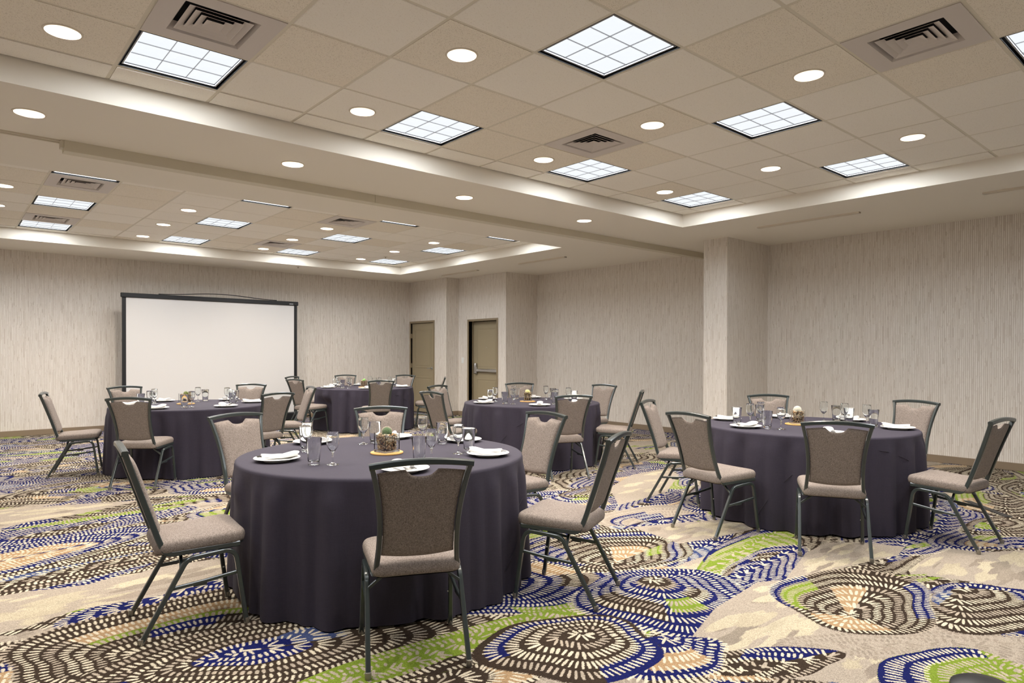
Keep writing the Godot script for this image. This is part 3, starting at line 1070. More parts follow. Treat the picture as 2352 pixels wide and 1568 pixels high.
	for e in [[5.06, 11.95, SOF], [6.2, 10.72, CEIL - 0.007]]:
		var t := thing("sprinkler", "small round sprinkler head in the far %s" % ["soffit above the screen", "tray near the doors"][n], "sprinkler", P(e[0], e[1], e[2]), 0.0, "ceiling sprinklers")
		obj("cover", lathem([Vector2(0.0, -0.008), Vector2(0.02, -0.008), Vector2(0.035, -0.003), Vector2(0.036, 0.0)], 16), M.trim, t)
		obj("head", lathem([Vector2(0.0, -0.03), Vector2(0.014, -0.03), Vector2(0.014, -0.026), Vector2(0.005, -0.024), Vector2(0.005, -0.008)], 10), M.frame, t)
		n += 1

# ---------------------------------------------------------------- walls and doors
func wall(called: String, boxes: Array, label: String = "") -> void:
	var o := structure(called, label)
	var st := mb()
	for b in boxes:
		box(st, Vector3(b[0], b[4] if b.size() > 4 else 0.0, -b[3]), Vector3(b[1], b[5] if b.size() > 5 else CEIL + 0.3, -b[2]))
	obj("wallpaper", st, M.wall, o)

func baseboard(called: String, segs: Array) -> void:
	var o := structure(called)
	for s in segs:
		obj("board", boxm(Vector3(s[0], 0.0, -s[3]), Vector3(s[1], 0.09, -s[2]), 0.003), M.base, o)

func make_walls() -> void:
	wall("wall_right", [[WR, WR + 0.15, WN, 10.1]], "beige wallpaper with broken vertical threads")
	wall("wall_pier", [[8.215, WR, 4.965, 5.34]], "wallpapered pier standing out from the right wall")
	wall("wall_right_far", [[8.49, WR + 0.15, 10.0, 10.285], [8.49, WR + 0.15, 11.21, 11.59], [8.49, WR + 0.15, 10.285, 11.21, 2.0], [8.7, WR + 0.15, 10.285, 11.21, 0.0, 2.0]], "wallpapered return with the exit door")
	wall("wall_right_back", [[8.165, WR + 0.15, 11.58, 12.06], [8.165, WR + 0.15, 12.97, WB], [8.165, WR + 0.15, 12.06, 12.97, 2.005], [8.3, WR + 0.15, 12.06, 12.97, 0.0, 2.005]], "wallpapered return with the side door")
	wall("wall_back", [[WL - 0.15, WR + 0.15, WB, WB + 0.15]], "beige wallpapered back wall behind the screen")
	wall("wall_left", [[WL - 0.15, WL, WN, WB]])
	wall("wall_front", [[WL - 0.15, WR + 0.15, WN - 0.15, WN]])
	var d := 0.012
	baseboard("baseboard_right", [[WR - d, WR, WN, 4.965], [8.215, WR, 4.965 - d, 4.965], [8.215 - d, 8.215, 4.965, 5.34], [8.215, WR, 5.34, 5.34 + d], [WR - d, WR, 5.34, 10.0], [8.49, WR, 10.0 - d, 10.0], [8.49 - d, 8.49, 10.0, 10.25], [8.49 - d, 8.49, 11.245, 11.58], [8.165, 8.49, 11.58 - d, 11.58], [8.165 - d, 8.165, 11.58, 12.02]])
	baseboard("baseboard_back", [[WL, 8.165, WB - d, WB]])
	make_door("door_1", 8.165, 12.06, 12.97, 2.005, 0.03, "tan two-panel side door with a chrome lever", false)
	make_door("door_2", 8.49, 10.285, 11.21, 2.0, 0.115, "tan two-panel exit door with a chrome push bar", true)
	var sw := thing("light_switch", "white light switch plate beside the exit door", "light switch", P(8.49, 11.428, 1.18))
	obj("plate", boxm(Vector3(-0.007, -0.062, -0.04), Vector3(0.001, 0.062, 0.04), 0.003), M.plastic, sw)
	obj("rocker", boxm(Vector3(-0.011, -0.032, -0.016), Vector3(-0.006, 0.032, 0.016), 0.002), M.plastic, sw)
	var ou := thing("wall_outlet", "white power outlet low on the far right wall", "outlet", P(WR, 9.62, 0.46))
	obj("plate", boxm(Vector3(-0.007, -0.06, -0.038), Vector3(0.001, 0.06, 0.038), 0.003), M.plastic, ou)
	for s in [-1, 1]:
		obj("socket", boxm(Vector3(-0.009, s * 0.025 - 0.014, -0.016), Vector3(-0.006, s * 0.025 + 0.014, 0.016), 0.001), M.vent, ou)

func make_door(called: String, u: float, v0: float, v1: float, top: float, inset: float, label: String, bar: bool) -> void:
	var o := structure(called, label)
	var w := 0.045
	for e in [[v0 - w, v0, 0.0, top + w], [v1, v1 + w, 0.0, top + w]]:
		obj("jamb", boxm(Vector3(u - 0.014, e[2], -e[1]), Vector3(u + inset + 0.05, e[3], -e[0]), 0.004), M.frame, o)
	obj("head", boxm(Vector3(u - 0.014, top, -v1), Vector3(u + inset + 0.05, top + w, -v0), 0.004), M.frame, o)
	for e in [[v0, v0 + 0.016, 0.0, top], [v1 - 0.016, v1, 0.0, top]]:
		obj("stop", boxm(Vector3(u + inset - 0.03 if bar else u + inset + 0.004, e[2], -e[1]), Vector3(u + inset - 0.006 if bar else u + inset + 0.02, e[3], -e[0])), M.frame, o)
	var leaf := obj("leaf", boxm(Vector3(u + inset, 0.008, -v1 + 0.004), Vector3(u + inset + 0.045, top - 0.004, -v0 - 0.004), 0.002), M.door, o)
	for e in [[0.13, 0.8], [1.0, 1.86]]:
		var a: float = v0 + 0.13
		var b: float = v1 - 0.13
		var fr := mb()
		var x0 := u + inset - 0.006
		var x1 := u + inset + 0.002
		var g := 0.022
		box(fr, Vector3(x0, e[0], -b), Vector3(x1, e[0] + g, -a), 0.0025)
		box(fr, Vector3(x0, e[1] - g, -b), Vector3(x1, e[1], -a), 0.0025)
		box(fr, Vector3(x0, e[0] + g, -b), Vector3(x1, e[1] - g, -b + g), 0.0025)
		box(fr, Vector3(x0, e[0] + g, -a - g), Vector3(x1, e[1] - g, -a), 0.0025)
		obj("panel_moulding", fr, M.door, leaf)
		obj("panel", boxm(Vector3(u + inset - 0.004, e[0] + 0.05, -b + 0.05), Vector3(u + inset + 0.003, e[1] - 0.05, -a - 0.05), 0.003), M.door, leaf)
	if bar:
		var x := u + inset
		obj("push_bar", boxm(Vector3(x - 0.06, 0.945, -11.03), Vector3(x - 0.02, 1.0, -10.32), 0.006), M.chrome, leaf)
		obj("bar_cover", boxm(Vector3(x - 0.064, 0.94, -10.62), Vector3(x - 0.001, 1.005, -10.31), 0.006), M.chrome, leaf)
		obj("latch_case", boxm(Vector3(x - 0.055, 0.9, -11.13), Vector3(x - 0.001, 1.05, -11.04), 0.012), M.chrome, leaf)
		obj("key_cylinder", lathem([Vector2(0.0, 0.03), Vector2(0.03, 0.028), Vector2(0.036, 0.0), Vector2(0.036, -0.05)], 18, P(11.085, 0, 0) * 0.0 + Vector3(x - 0.035, 1.09, -11.085)), M.chrome, leaf)
		obj("peephole", lathem([Vector2(0.0, 0.006), Vector2(0.01, 0.004), Vector2(0.011, 0.0)], 10, Vector3(x - 0.004, 1.45, -10.75)), M.chrome, leaf)
	else:
		var x := u + inset
		var st := mb()
		sweep(st, [Vector3(x, 1.0, -12.16), Vector3(x - 0.008, 1.0, -12.16)], Vector3.UP, round_profile(0.03, 16), true)
		sweep(st, [Vector3(x, 1.0, -12.16), Vector3(x - 0.05, 1.0, -12.16)], Vector3.UP, round_profile(0.011, 12), true)
		sweep(st, bend([Vector3(x - 0.045, 1.0, -12.15), Vector3(x - 0.05, 1.0, -12.2), Vector3(x - 0.045, 0.995, -12.28)], 0.03), Vector3.UP, rect_profile(0.018, 0.012, 0.004))
		obj("lever_handle", st, M.chrome, leaf)
		for y in [0.3, 1.05, 1.72]:
			obj("hinge", boxm(Vector3(u - 0.012, y - 0.05, -12.985), Vector3(u + 0.03, y + 0.05, -12.955), 0.003), M.frame, o)

# ---------------------------------------------------------------- furniture
func grid(st: SurfaceTool, rows: Array, wrap: bool, centre: Vector3) -> void:
	var nr := rows.size()
	var nc: int = rows[0].size()
	var nn := []
	for i in nr:
		var line := PackedVector3Array()
		for j in nc:
			var a: Vector3 = rows[maxi(i - 1, 0)][j]
			var b: Vector3 = rows[mini(i + 1, nr - 1)][j]
			var c: Vector3 = rows[i][(j - 1 + nc) % nc] if wrap else rows[i][maxi(j - 1, 0)]
			var d: Vector3 = rows[i][(j + 1) % nc] if wrap else rows[i][mini(j + 1, nc - 1)]
			var n := (b - a).cross(d - c)
			var p: Vector3 = rows[i][j]
			if n.length() < 1e-12:
				n = p - centre
			n = n.normalized()
			if n.dot(p - centre) < 0.0:
				n = -n
			line.append(n)
		nn.append(line)
	for i in nr - 1:
		for j in (nc if wrap else nc - 1):
			var k := (j + 1) % nc
			var a: Vector3 = rows[i][j]
			var b: Vector3 = rows[i][k]
			var c: Vector3 = rows[i + 1][k]
			var d: Vector3 = rows[i + 1][j]
			if a.distance_squared_to(b) > 1e-14:
				tri(st, a, b, c, nn[i][j], nn[i][k], nn[i + 1][k])
			if c.distance_squared_to(d) > 1e-14:
				tri(st, a, c, d, nn[i][j], nn[i + 1][k], nn[i + 1][j])

func hw(y: float) -> float:
	return 0.163 + 0.43 * (y - 0.58) * (y - 0.58)

func bz(y: float) -> float:
	return 0.14 + (y - 0.42) * 0.329

func seat_outline() -> PackedVector2Array:
	var c := [[-0.215, -0.232, 0.07], [0.215, -0.232, 0.07], [0.186, 0.165, 0.045], [-0.186, 0.165, 0.045]]
	var o := PackedVector2Array()
	for i in 4:
		var p := Vector2(c[i][0], c[i][1])
		var a := Vector2(c[(i + 3) % 4][0], c[(i + 3) % 4][1])
		var b := Vector2(c[(i + 1) % 4][0], c[(i + 1) % 4][1])
		var p0: Vector2 = p + (a - p).normalized() * c[i][2]
		var p1: Vector2 = p + (b - p).normalized() * c[i][2]
		for k in 7:
			var t := k / 6.0
			o.append(p0.lerp(p, t).lerp(p.lerp(p1, t), t))
		var e := Vector2(c[(i + 1) % 4][0], c[(i + 1) % 4][1])
		for k in [0.35, 0.65]:
			o.append(p.lerp(e, k))
	return o

func make_chair(label: String) -> Node3D:
	var t := thing("banquet_chair", label, "chair", Vector3.ZERO, 0.0, "upholstered banquet chairs")
	# seat
	var out := seat_outline()
	var rows := []
	for L in [[0.014, 0.404, 1], [0.002, 0.409, 1], [0.0, 0.418, 1], [-0.003, 0.432, 1], [0.0, 0.446, 1], [0.004, 0.453, 1], [0.011, 0.459, 1], [0.022, 0.4635, 1], [0.05, 0.469, 1], [0.1, 0.474, 1], [0.16, 0.476, 1]]:
		var line := PackedVector3Array()
		for p in out:
			var c := Vector2(0, -0.035)
			var d := p - c
			var q: Vector2 = c + d * maxf(0.0, 1.0 - L[0] / d.length())
			line.append(Vector3(q.x, L[1] - (q.y + 0.2) * 0.045, q.y))
		rows.append(line)
	var mid := PackedVector3Array()
	for p in out:
		mid.append(Vector3(0, 0.4765 - 0.165 * 0.045, -0.035))
	rows.append(mid)
	var st := mb()
	grid(st, rows, true, Vector3(0, 0.43, -0.03))
	obj("seat", st, M.fabric, t)
	var board := mb()
	for i in out.size():
		var a := out[i] * 0.95
		var b := out[(i + 1) % out.size()] * 0.95
		tri(board, Vector3(0, 0.402, -0.03), Vector3(a.x, 0.402 - (a.y + 0.2) * 0.045, a.y), Vector3(b.x, 0.402 - (b.y + 0.2) * 0.045, b.y), Vector3.DOWN, Vector3.DOWN, Vector3.DOWN)
	obj("seat_board", board, M.dark, t)
	# backrest cushion: two bulged faces meeting in a rounded edge, hand hole scooped from the top
	var front := []
	var back := []
	var NR := 22
	var NC := 34
	for i in NR + 1:
		var fl := PackedVector3Array()
		var bl := PackedVector3Array()
		var ti := float(i) / NR
		for j in NC + 1:
			var s := -1.0 + 2.0 * j / NC
			s = sin(s * PI / 2.0) * 0.5 + s * 0.5
			var ytop := 0.848 + 0.014 * (1.0 - s * s)
			var x_top := s * (hw(0.85) - 0.013)
			var nt := absf(x_top) / 0.066
			if nt < 1.0:
				ytop -= 0.034 * sqrt(1.0 - nt * nt) * smoothstep(1.0, 0.72, nt)
			var ybot := 0.482 - 0.014 * (1.0 - s * s)
			var tt := 0.5 - 0.5 * cos(PI * ti)
			tt = lerpf(tt, ti, 0.4)
			var y := lerpf(ybot, ytop, tt)
			var x := s * (hw(y) - 0.0125)
			var es := 1.0 - pow(absf(s), 7.0)
			var et := 1.0 - pow(absf(2.0 * tt - 1.0), 9.0)
			var k := sqrt(maxf(es * et, 0.0))
			fl.append(Vector3(x, y, bz(y) - 0.004 - 0.03 * k))
			bl.append(Vector3(x, y, bz(y) - 0.004 + 0.011 * k))
		front.append(fl)
		back.append(bl)
	st = mb()
	grid(st, front, false, Vector3(0, 0.66, 0.6))
	grid(st, back, false, Vector3(0, 0.66, -0.6))
	obj("backrest", st, M.fabric, t)
	# back frame: uprights that turn under the seat, and the arched top rail
	st = mb()
	var prof := rect_profile(0.021, 0.026, 0.004)
	for s in [-1.0, 1.0]:
		var path := []
		for k in 15:
			var y := lerpf(0.884, 0.462, k / 14.0)
			path.append(Vector3(s * hw(y), y, bz(y)))
		var low := bend([Vector3(s * hw(0.46), 0.46, bz(0.46)), Vector3(s * 0.178, 0.388, 0.125), Vector3(s * 0.2, 0.398, -0.2)], 0.055, 8)
		path.append_array(low.slice(1))
		sweep(st, path, Vector3.RIGHT, prof)
	var rail := []
	for k in 15:
		var s := -1.0 + k / 7.0
		var y := 0.877 + 0.017 * (1.0 - s * s)
		rail.append(Vector3(s * (hw(0.88) + 0.0105), y, bz(y)))
	sweep(st, rail, Vector3.UP, rect_profile(0.026, 0.03, 0.005))
	sweep(st, bend([Vector3(-0.2, 0.4, -0.19), Vector3(-0.16, 0.4, -0.222), Vector3(0.16, 0.4, -0.222), Vector3(0.2, 0.4, -0.19)], 0.03), Vector3.UP, rect_profile(0.014, 0.014, 0.002))
	obj("back_frame", st, M.tube, t)
	# legs
	var lp := rect_profile(0.021, 0.021, 0.0035)
	for s in [-1.0, 1.0]:
		st = mb()
		var pf := bend([Vector3(s * 0.213, 0.012, -0.228), Vector3(s * 0.205, 0.376, -0.178), Vector3(s * 0.205, 0.368, -0.06)], 0.06, 8)
		sweep(st, pf, Vector3.RIGHT, lp)
		var leg := obj("leg", st, M.tube, t)
		obj("glide", lathem([Vector2(0.0, 0.0), Vector2(0.011, 0.0), Vector2(0.0135, 0.006), Vector2(0.0135, 0.03), Vector2(0.0, 0.03)], 12, Vector3(s * 0.213, 0, -0.229)), M.glide, leg)
		st = mb()
		var pb := bend([Vector3(s * 0.205, 0.368, -0.06), Vector3(s * 0.205, 0.36, 0.036), Vector3(s * 0.211, 0.012, 0.228)], 0.06, 8)
		sweep(st, pb, Vector3.RIGHT, lp)
		leg = obj("leg", st, M.tube, t)
		obj("glide", lathem([Vector2(0.0, 0.0), Vector2(0.011, 0.0), Vector2(0.0135, 0.006), Vector2(0.0135, 0.03), Vector2(0.0, 0.03)], 12, Vector3(s * 0.211, 0, 0.228)), M.glide, leg)
		st = mb()
		sweep(st, [Vector3(s * 0.207, 0.262, -0.192), Vector3(s * 0.205, 0.244, -0.05), Vector3(s * 0.206, 0.238, 0.02), Vector3(s * 0.208, 0.232, 0.106)], Vector3.RIGHT, rect_profile(0.013, 0.017, 0.003))
		box(st, Vector3(s * 0.205 - 0.005, 0.224, -0.05), Vector3(s * 0.205 + 0.005, 0.236, 0.01), 0.001)
		obj("stretcher", st, M.tube, t)
		st = mb()
		sweep(st, [Vector3(s * 0.2, 0.318, 0.062), Vector3(s * 0.11, 0.385, 0.05)], Vector3.BACK, rect_profile(0.014, 0.014, 0.002))
		obj("brace", st, M.tube, t)
		obj("stud", lathem([Vector2(0.0, 0.0), Vector2(0.005, 0.0), Vector2(0.005, 0.006), Vector2(0.0, 0.007)], 8, Vector3(s * 0.2, 0.17, -0.206)), M.plastic, t)
	return t

# tables -----------------------------------------------------------------
func cloth_radius(th: float, s: float, y: float, ph: Array, chairs: Array) -> float:
	# round lobes with tight valleys between them, deeper towards the hem
	var a := absf(sin(9.0 * th + ph[0] + 0.9 * sin(2.0 * th + ph[3]))) * 2.0 - 1.0
	var b := absf(sin(14.5 * th + ph[1] + 0.7 * sin(3.0 * th + ph[4]))) * 2.0 - 1.0
	var seam := smoothstep(0.0, 0.35, th) * smoothstep(TAU, TAU - 0.35, th)
	var w := 0.55 * a + 0.35 * b * seam + 0.12 * sin(31.0 * th + ph[2])
	var r := 0.847 + 0.016 * s + (0.02 * smoothstep(0.0, 0.16, s) + 0.036 * s) * w
	for c in chairs:
		var d := Vector2(cos(th), sin(th))
		var f: Vector2 = c[3]
		var e: Vector2 = c[2] + f * 0.262
		var den := d.dot(f)
		if den > -0.3:
			continue
		var rho := e.dot(f) / den
		var lat := absf((d * rho - e).dot(f.orthogonal()))
		var k := smoothstep(0.36, 0.245, lat) * smoothstep(0.62, 0.47, y)
		if r > rho:
			r = lerpf(r, rho - 0.006 + 0.01 * w, k)
	return r

func make_table(at: Vector2, name_of: String, chairs: Array, s0: int, seam: float) -> void:
	var r := RandomNumberGenerator.new()
	r.seed = s0
	var t := thing("banquet_table", "round folding table hidden under the dark cloth of the " + name_of, "table", P(at.x, at.y, 0), 0.0, "round banquet tables")
	obj("tabletop", lathem([Vector2(0.0, 0.695), Vector2(0.82, 0.695), Vector2(0.826, 0.7), Vector2(0.826, 0.715), Vector2(0.82, 0.72), Vector2(0.0, 0.72)], 48), M.tabletop, t)
	for k in 4:
		var a := TAU * (k + 0.5) / 4.0
		var st := mb()
		sweep(st, [Vector3(cos(a) * 0.38, 0.0, sin(a) * 0.38), Vector3(cos(a) * 0.34, 0.696, sin(a) * 0.34)], Vector3(-sin(a), 0, cos(a)), rect_profile(0.028, 0.028, 0.004))
		obj("leg", st, M.tube, t)
	var cl := thing("tablecloth", "dark plum floor-length cloth draped over the " + name_of, "tablecloth", P(at.x, at.y, 0), 0.0, "dark round tablecloths")
	var ph := [r.randf() * TAU, r.randf() * TAU, r.randf() * TAU, r.randf() * TAU, r.randf() * TAU]
	var rows := []
	var nc := 264
	var prof := [[0.0, TOP], [0.3, TOP], [0.6, TOP], [0.8, TOP], [0.828, TOP - 0.0006], [0.838, TOP - 0.003], [0.8445, TOP - 0.009], [0.8475, TOP - 0.02]]
	for p in prof:
		var line := PackedVector3Array()
		for j in nc:
			var th := TAU * j / nc
			line.append(Vector3(cos(th) * p[0], p[1], -sin(th) * p[0]))
		rows.append(line)
	var drop := 22
	for i in range(1, drop + 1):
		var s := float(i) / drop
		var line := PackedVector3Array()
		for j in nc:
			var th := TAU * j / nc
			var hem := 0.006 + 0.008 * (1.0 + sin(5.0 * th + ph[1])) * 0.5
			var y := lerpf(TOP - 0.02, hem, s)
			var q := cloth_radius(th, s, y, ph, chairs)
			line.append(Vector3(cos(th) * q, y, -sin(th) * q))
		rows.append(line)
	var st := mb()
	grid(st, rows, true, Vector3(0, 0.1, 0))
	obj("drape", st, M.cloth, cl)
	# the seam where two widths of cloth meet: a straight line on the flat cloth
	var path := []
	var n := 60
	for k in n + 1:
		var th := seam - 0.92 + 1.84 * k / n
		var rho := 0.93 / cos(th - seam)
		var s := clampf((rho - 0.86) / 0.705, 0.0, 1.0)
		if rho > 1.53:
			continue
		var y := lerpf(TOP - 0.02, 0.01, s)
		var q := cloth_radius(th, s, y, ph, chairs) + 0.0006
		path.append(Vector3(cos(th) * q, y, -sin(th) * q))
	st = mb()
	sweep(st, path, Vector3.UP, round_profile(0.0022, 6), true)
	obj("seam", st, M.seam, cl)

# table settings ---------------------------------------------------------
func make_plate(label: String) -> Node3D:
	var t := thing("plate", label, "plate", Vector3.ZERO, 0.0, "white dinner plates")
	obj("dish", lathem([Vector2(0.0, 0.0045), Vector2(0.06, 0.0045), Vector2(0.066, 0.0), Vector2(0.072, 0.0), Vector2(0.075, 0.006), Vector2(0.1, 0.0125), Vector2(0.122, 0.0165), Vector2(0.1262, 0.0188), Vector2(0.1245, 0.021), Vector2(0.12, 0.0205), Vector2(0.092, 0.0165), Vector2(0.076, 0.011), Vector2(0.068, 0.009), Vector2(0.0, 0.0085)], 48), M.china, t)
	return t

func make_napkin(label: String) -> Node3D:
	# a napkin rolled round the cutlery, narrow at the cutlery end (+x), flared at the other
	var t := thing("napkin_roll", label, "napkin", Vector3.ZERO, 0.0, "rolled napkins with cutlery")
	var rows := []
	var n := 16
	for i in n + 1:
		var s := float(i) / n
		var x := lerpf(-0.112, 0.085, s)
		var w := lerpf(0.036, 0.019, s) + 0.004 * sin(5.0 * s)
		var hh := lerpf(0.03, 0.02, s) + 0.003 * sin(7.0 * s + 1.0)
		if i == 0:
			w *= 0.9
			hh *= 0.9
		var lift := 0.0035 + 0.012 * absf(s - 0.45) * 1.2
		var line := PackedVector3Array()
		for j in 20:
			var a := TAU * j / 20.0
			var wob := 1.0 + 0.06 * sin(3.0 * a + 4.0 * s)
			line.append(Vector3(x + (0.007 * sin(2.0 * a + 0.7) if i == 0 else 0.0), lift + hh * 0.5 + sin(a) * hh * 0.5 * wob, cos(a) * w * wob))
		rows.append(line)
	var st := mb()
	grid(st, rows, true, Vector3(0, 0.016, 0))
	for e in 2:
		var line: PackedVector3Array = rows[0 if e == 0 else n]
		var c := Vector3.ZERO
		for p in line:
			c += p / line.size()
		var nn := Vector3(-1 if e == 0 else 1, 0, 0)
		for j in 20:
			tri(st, c - nn * 0.006, line[j], line[(j + 1) % 20], nn, nn, nn)
	obj("folded_cloth", st, M.napkin, t)
	# the loose flap lying on the dish
	st = mb()
	var fl := []
	for i in 9:
		var s := i / 8.0
		var x := lerpf(-0.1, 0.06, s)
		fl.append(PackedVector3Array([Vector3(x, 0.012 + 0.02 * (1.0 - s), 0.026), Vector3(x, 0.006 + 0.003 * sin(6.0 * s), 0.034), Vector3(x + 0.004, 0.0035, 0.046 - 0.02 * s)]))
	grid(st, fl, false, Vector3(0, -0.3, 0))
	obj("flap", st, M.napkin, t)
	for k in 3:
		st = mb()
		var z := (k - 1) * 0.0095
		sweep(st, [Vector3(0.06, 0.018, z), Vector3(0.095, 0.0195 + 0.002 * k, z * 1.1), Vector3(0.108, 0.019 + 0.002 * k, z * 1.2)], Vector3.BACK, rect_profile(0.008, 0.003, 0.001))
		obj("cutlery_end", st, M.cutlery, t)
	return t

func make_tumbler(label: String) -> Node3D:
	var t := thing("tumbler", label, "glass", Vector3.ZERO, 0.0, "water tumblers")
	obj("glass_body", lathem([Vector2(0.0, 0.0), Vector2(0.028, 0.0), Vector2(0.0305, 0.002), Vector2(0.0315, 0.02), Vector2(0.036, 0.075), Vector2(0.0425, 0.143), Vector2(0.0422, 0.1455), Vector2(0.0405, 0.1455), Vector2(0.0396, 0.143), Vector2(0.0335, 0.08), Vector2(0.0285, 0.03), Vector2(0.026, 0.022), Vector2(0.018, 0.017), Vector2(0.0, 0.0155)], 32), M.glass, t)
	return t

func make_wine(label: String) -> Node3D:
	var t := thing("wine_glass", label, "wine glass", Vector3.ZERO, 0.0, "stemmed wine glasses")
	obj("foot", lathem([Vector2(0.0, 0.0), Vector2(0.033, 0.0), Vector2(0.0345, 0.0012), Vector2(0.033, 0.0026), Vector2(0.018, 0.005), Vector2(0.008, 0.0095), Vector2(0.005, 0.016), Vector2(0.0, 0.016)], 32), M.glass, t)
	obj("stem", lathem([Vector2(0.0, 0.016), Vector2(0.005, 0.016), Vector2(0.0042, 0.035), Vector2(0.0048, 0.06), Vector2(0.0075, 0.069), Vector2(0.0, 0.069)], 16), M.glass, t)
	obj("bowl", lathem([Vector2(0.0, 0.069), Vector2(0.0075, 0.069), Vector2(0.016, 0.078), Vector2(0.027, 0.094), Vector2(0.034, 0.117), Vector2(0.0352, 0.134), Vector2(0.0335, 0.158), Vector2(0.031, 0.176), Vector2(0.0304, 0.1768), Vector2(0.0297, 0.176), Vector2(0.032, 0.158), Vector2(0.0337, 0.134), Vector2(0.0325, 0.117), Vector2(0.0256, 0.096), Vector2(0.015, 0.081), Vector2(0.006, 0.0745), Vector2(0.0, 0.0735)], 32), M.glass, t)
	return t

func pebble_mesh() -> ArrayMesh:
	var rows := []
	for i in 5:
		var a := PI * i / 4.0
		var line := PackedVector3Array()
		for j in 7:
			var b := TAU * j / 7.0
			line.append(Vector3(sin(a) * cos(b), cos(a) * 0.74, sin(a) * sin(b)) * (1.0 + 0.09 * sin(3.0 * b + i)))
		rows.append(line)
	var st := mb()
	grid(st, rows, true, Vector3.ZERO)
	return st.commit()

func make_centrepiece(at: Vector2, turn: float, name_of: String, kind: int, s0: int, peb: ArrayMesh) -> void:
	var r := RandomNumberGenerator.new()
	r.seed = s0
	var y := TOP + 0.001
	var co := thing("bamboo_coaster", "round bamboo board under the cactus vase of the " + name_of, "coaster", P(at.x, at.y, y), 0.0, "bamboo boards")
	obj("board", lathem([Vector2(0.0, 0.0), Vector2(0.096, 0.0), Vector2(0.098, 0.002), Vector2(0.098, 0.007), Vector2(0.0965, 0.009), Vector2(0.0, 0.009)], 48), M.bamboo, co)
	y += 0.0095
	var va := thing("glass_vase", "square clear glass vase of pebbles on the " + name_of, "vase", P(at.x, at.y, y), turn, "square glass vases")
	var o := 0.054
	var i := 0.0495
	var H := 0.116
	var b := 0.011
	var st := mb()
	for w in 4:
		var c0 := Vector3(-1, 0, -1).rotated(Vector3.UP, w * PI / 2.0).round()
		var c1 := Vector3(-1, 0, -1).rotated(Vector3.UP, (w + 1) * PI / 2.0).round()
		var n := (c0 + c1).normalized()
		var up := Vector3.UP
		quad(st, c0 * o, c1 * o, c1 * o + up * H, c0 * o + up * H, n)
		quad(st, c0 * i + up * b, c1 * i + up * b, c1 * i + up * H, c0 * i + up * H, -n)
		quad(st, c0 * o + up * H, c1 * o + up * H, c1 * i + up * H, c0 * i + up * H, up)
	quad(st, Vector3(-o, 0, -o), Vector3(o, 0, -o), Vector3(o, 0, o), Vector3(-o, 0, o), Vector3.DOWN)
	quad(st, Vector3(-i, b, -i), Vector3(i, b, -i), Vector3(i, b, i), Vector3(-i, b, i), Vector3.UP)
	obj("glass_box", st, M.glass, va)
	var pe := Node3D.new()
	var mm := MultiMesh.new()
	mm.transform_format = MultiMesh.TRANSFORM_3D
	mm.use_colors = true
	mm.mesh = peb
	var spots: Array[Vector3] = []
	var tones := [Color(0.38, 0.22, 0.09), Color(0.5, 0.34, 0.17), Color(0.2, 0.12, 0.06), Color(0.56, 0.44, 0.28), Color(0.26, 0.19, 0.13), Color(0.46, 0.24, 0.1), Color(0.62, 0.5, 0.32)]
	var lim := 0.0415
	while spots.size() < 620:
		var p := Vector3(r.randf_range(-lim, lim), r.randf_range(b + 0.006, 0.107), r.randf_range(-lim, lim))
		if maxf(absf(p.x), absf(p.z)) > lim - 0.011 or p.y > 0.092:
			spots.append(p)
	mm.instance_count = spots.size()
	for k in spots.size():
		var q := r.randf_range(0.0042, 0.0075)
		mm.set_instance_transform(k, Transform3D(Basis.from_euler(Vector3(r.randf() * 6.0, r.randf() * 6.0, r.randf() * 6.0)).scaled_local(Vector3(q, q * 0.9, q * r.randf_range(0.8, 1.1))), spots[k]))
		var c: Color = tones[r.randi_range(0, tones.size() - 1)]
		mm.set_instance_color(k, tone(c, r.randf_range(0.7, 1.25)))
	var pi_ := MultiMeshInstance3D.new()
	pi_.name = numbered("pebbles")
	pi_.multimesh = mm
	pi_.material_override = M.pebble
	add_child(pi_)
	pi_.position = P(at.x, at.y, y)
	pi_.rotation.y = turn
	meta(pi_, "brown and tan pebbles filling the vase on the " + name_of, "pebbles", "pebble fillings")
	pi_.set_meta("kind", "stuff")
	pe.free()
	var core := boxm(Vector3(-0.033, b + 0.003, -0.033), Vector3(0.033, 0.096, 0.033))
	var ce := thing("gravel_core", "dark soil inside the pebbles of the vase on the " + name_of, "soil", P(at.x, at.y, y), turn, "soil in the vases")
	obj("soil", core, M.soil, ce)
	# cactus
	var kinds := [
		["round green cactus with a pinkish crown in the vase on the ", [[0, 0, 0.031]], rgb(52, 92, 44), Color(0.75, 0.62, 0.52), 240],
		["white woolly cactus in the vase on the ", [[-0.008, 0, 0.029], [0.02, 0.012, 0.02]], rgb(214, 210, 190), Color(0.9, 0.88, 0.8), 500],
		["dark green clustered cactus in the vase on the ", [[0, 0, 0.025], [0.024, 0.006, 0.018], [-0.02, 0.012, 0.016], [0.006, -0.02, 0.017]], rgb(84, 98, 30), Color(0.5, 0.5, 0.2), 120],
		["bright green lobed cactus in the vase on the ", [[0.005, 0, 0.026], [-0.022, 0.008, 0.02], [0.026, -0.01, 0.018]], rgb(122, 176, 84), Color(0.7, 0.75, 0.5), 90],
		["pair of pale yellow cacti in the vase on the ", [[-0.022, 0.004, 0.024], [0.02, -0.004, 0.025]], rgb(206, 200, 128), Color(0.85, 0.8, 0.6), 200]]
	var kd: Array = kinds[kind]
	var ca := thing("cactus", kd[0] + name_of, "cactus", P(at.x, at.y, y + 0.1), turn, "small cacti")
	var green := std(kd[2], 0.7)
	var needles := MultiMesh.new()
	needles.transform_format = MultiMesh.TRANSFORM_3D
	var ns := mb()
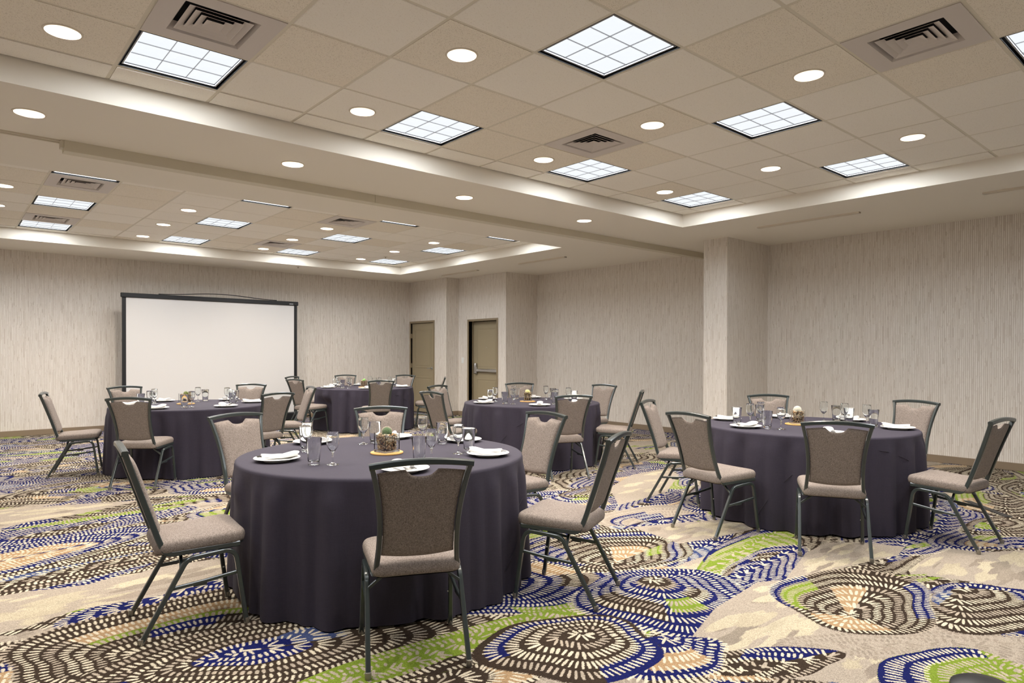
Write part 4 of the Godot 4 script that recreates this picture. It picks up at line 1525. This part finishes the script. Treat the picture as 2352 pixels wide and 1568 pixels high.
	for k in 4:
		var a0 := TAU * k / 4.0
		var a1 := TAU * (k + 1) / 4.0
		face(ns, Vector3(cos(a0) * 0.0011, 0, sin(a0) * 0.0011), Vector3(cos(a1) * 0.0011, 0, sin(a1) * 0.0011), Vector3(0, 0.0065, 0), Vector3(0, 0.0066, 0), Vector3(0, 0.002, 0))
	needles.mesh = ns.commit()
	var tf: Array[Transform3D] = []
	for e in kd[1]:
		var rows := []
		var c := Vector3(e[0], e[2] * 0.62, e[1])
		for q in 15:
			var a := PI * q / 14.0
			var line := PackedVector3Array()
			for j in 40:
				var bb := TAU * j / 40.0
				var bump: float = 1.0 + 0.045 * cos(13.0 * bb + q * 1.4) * sin(a)
				line.append(c + Vector3(sin(a) * cos(bb), cos(a) * 0.95, sin(a) * sin(bb)) * e[2] * bump)
			rows.append(line)
		st = mb()
		grid(st, rows, true, c)
		obj("body", st, green, ca)
		var cnt: int = int(kd[4] * e[2] / 0.03)
		for k in cnt:
			var yy := 1.0 - 1.3 * (k + 0.5) / cnt
			var ang := k * 2.39996
			var rr := sqrt(maxf(0.0, 1.0 - yy * yy))
			var d := Vector3(rr * cos(ang), yy, rr * sin(ang))
			for m in (2 if kind == 1 else 1):
				var dd := (d + Vector3(r.randf_range(-1, 1), r.randf_range(-0.3, 1), r.randf_range(-1, 1)) * 0.45).normalized()
				var bs := Basis(Quaternion(Vector3.UP, dd))
				tf.append(Transform3D(bs, c + d * e[2] * 0.98))
	needles.instance_count = tf.size()
	for k in tf.size():
		needles.set_instance_transform(k, tf[k])
	var nm := MultiMeshInstance3D.new()
	nm.name = "spines"
	nm.multimesh = needles
	nm.material_override = std(kd[3].linear_to_srgb(), 0.8)
	nm.set_meta("kind", "stuff")
	ca.add_child(nm)

# projection screen --------------------------------------------------------
func make_screen() -> void:
	var t := thing("projection_screen", "large white pull-up projection screen with a black frame before the back wall", "screen", P(3.81, 12.6, 0))
	var a := 1.505
	var top := 2.33
	obj("fabric", boxm(Vector3(-a + 0.05, 0.17, -0.006), Vector3(a - 0.05, top - 0.06, 0.002)), M.screen, t)
	for s in [-1.0, 1.0]:
		obj("side_border", boxm(Vector3(s * (a - 0.03) - 0.03, 0.17, -0.008), Vector3(s * (a - 0.03) + 0.03, top - 0.05, 0.006), 0.002), M.screen_frame, t)
		obj("foot", boxm(Vector3(s * (a - 0.3) - 0.03, 0.0, -0.3), Vector3(s * (a - 0.3) + 0.03, 0.03, 0.3), 0.005), M.screen_frame, t)
	obj("top_bar", boxm(Vector3(-a - 0.02, top - 0.075, -0.02), Vector3(a + 0.02, top, 0.025), 0.008), M.screen_frame, t)
	obj("bottom_case", boxm(Vector3(-a - 0.04, 0.03, -0.08), Vector3(a + 0.04, 0.18, 0.09), 0.015), M.screen_frame, t)
	var st := mb()
	var path := []
	for k in 17:
		var s := k / 16.0
		path.append(Vector3(lerpf(-0.95, 1.1, s), top + 0.008 + 0.055 * pow(sin(PI * s), 2.0), 0.0))
	sweep(st, path, Vector3.BACK, rect_profile(0.03, 0.012, 0.003))
	obj("carry_handle", st, M.screen_frame, t)
	st = mb()
	box(st, Vector3(-0.03, 0.1, -0.06), Vector3(0.03, top - 0.02, -0.03), 0.004)
	obj("rear_mast", st, M.screen_frame, t)
	obj("badge", boxm(Vector3(a - 0.16, top - 0.055, 0.024), Vector3(a - 0.085, top - 0.042, 0.0262)), M.logo, t)
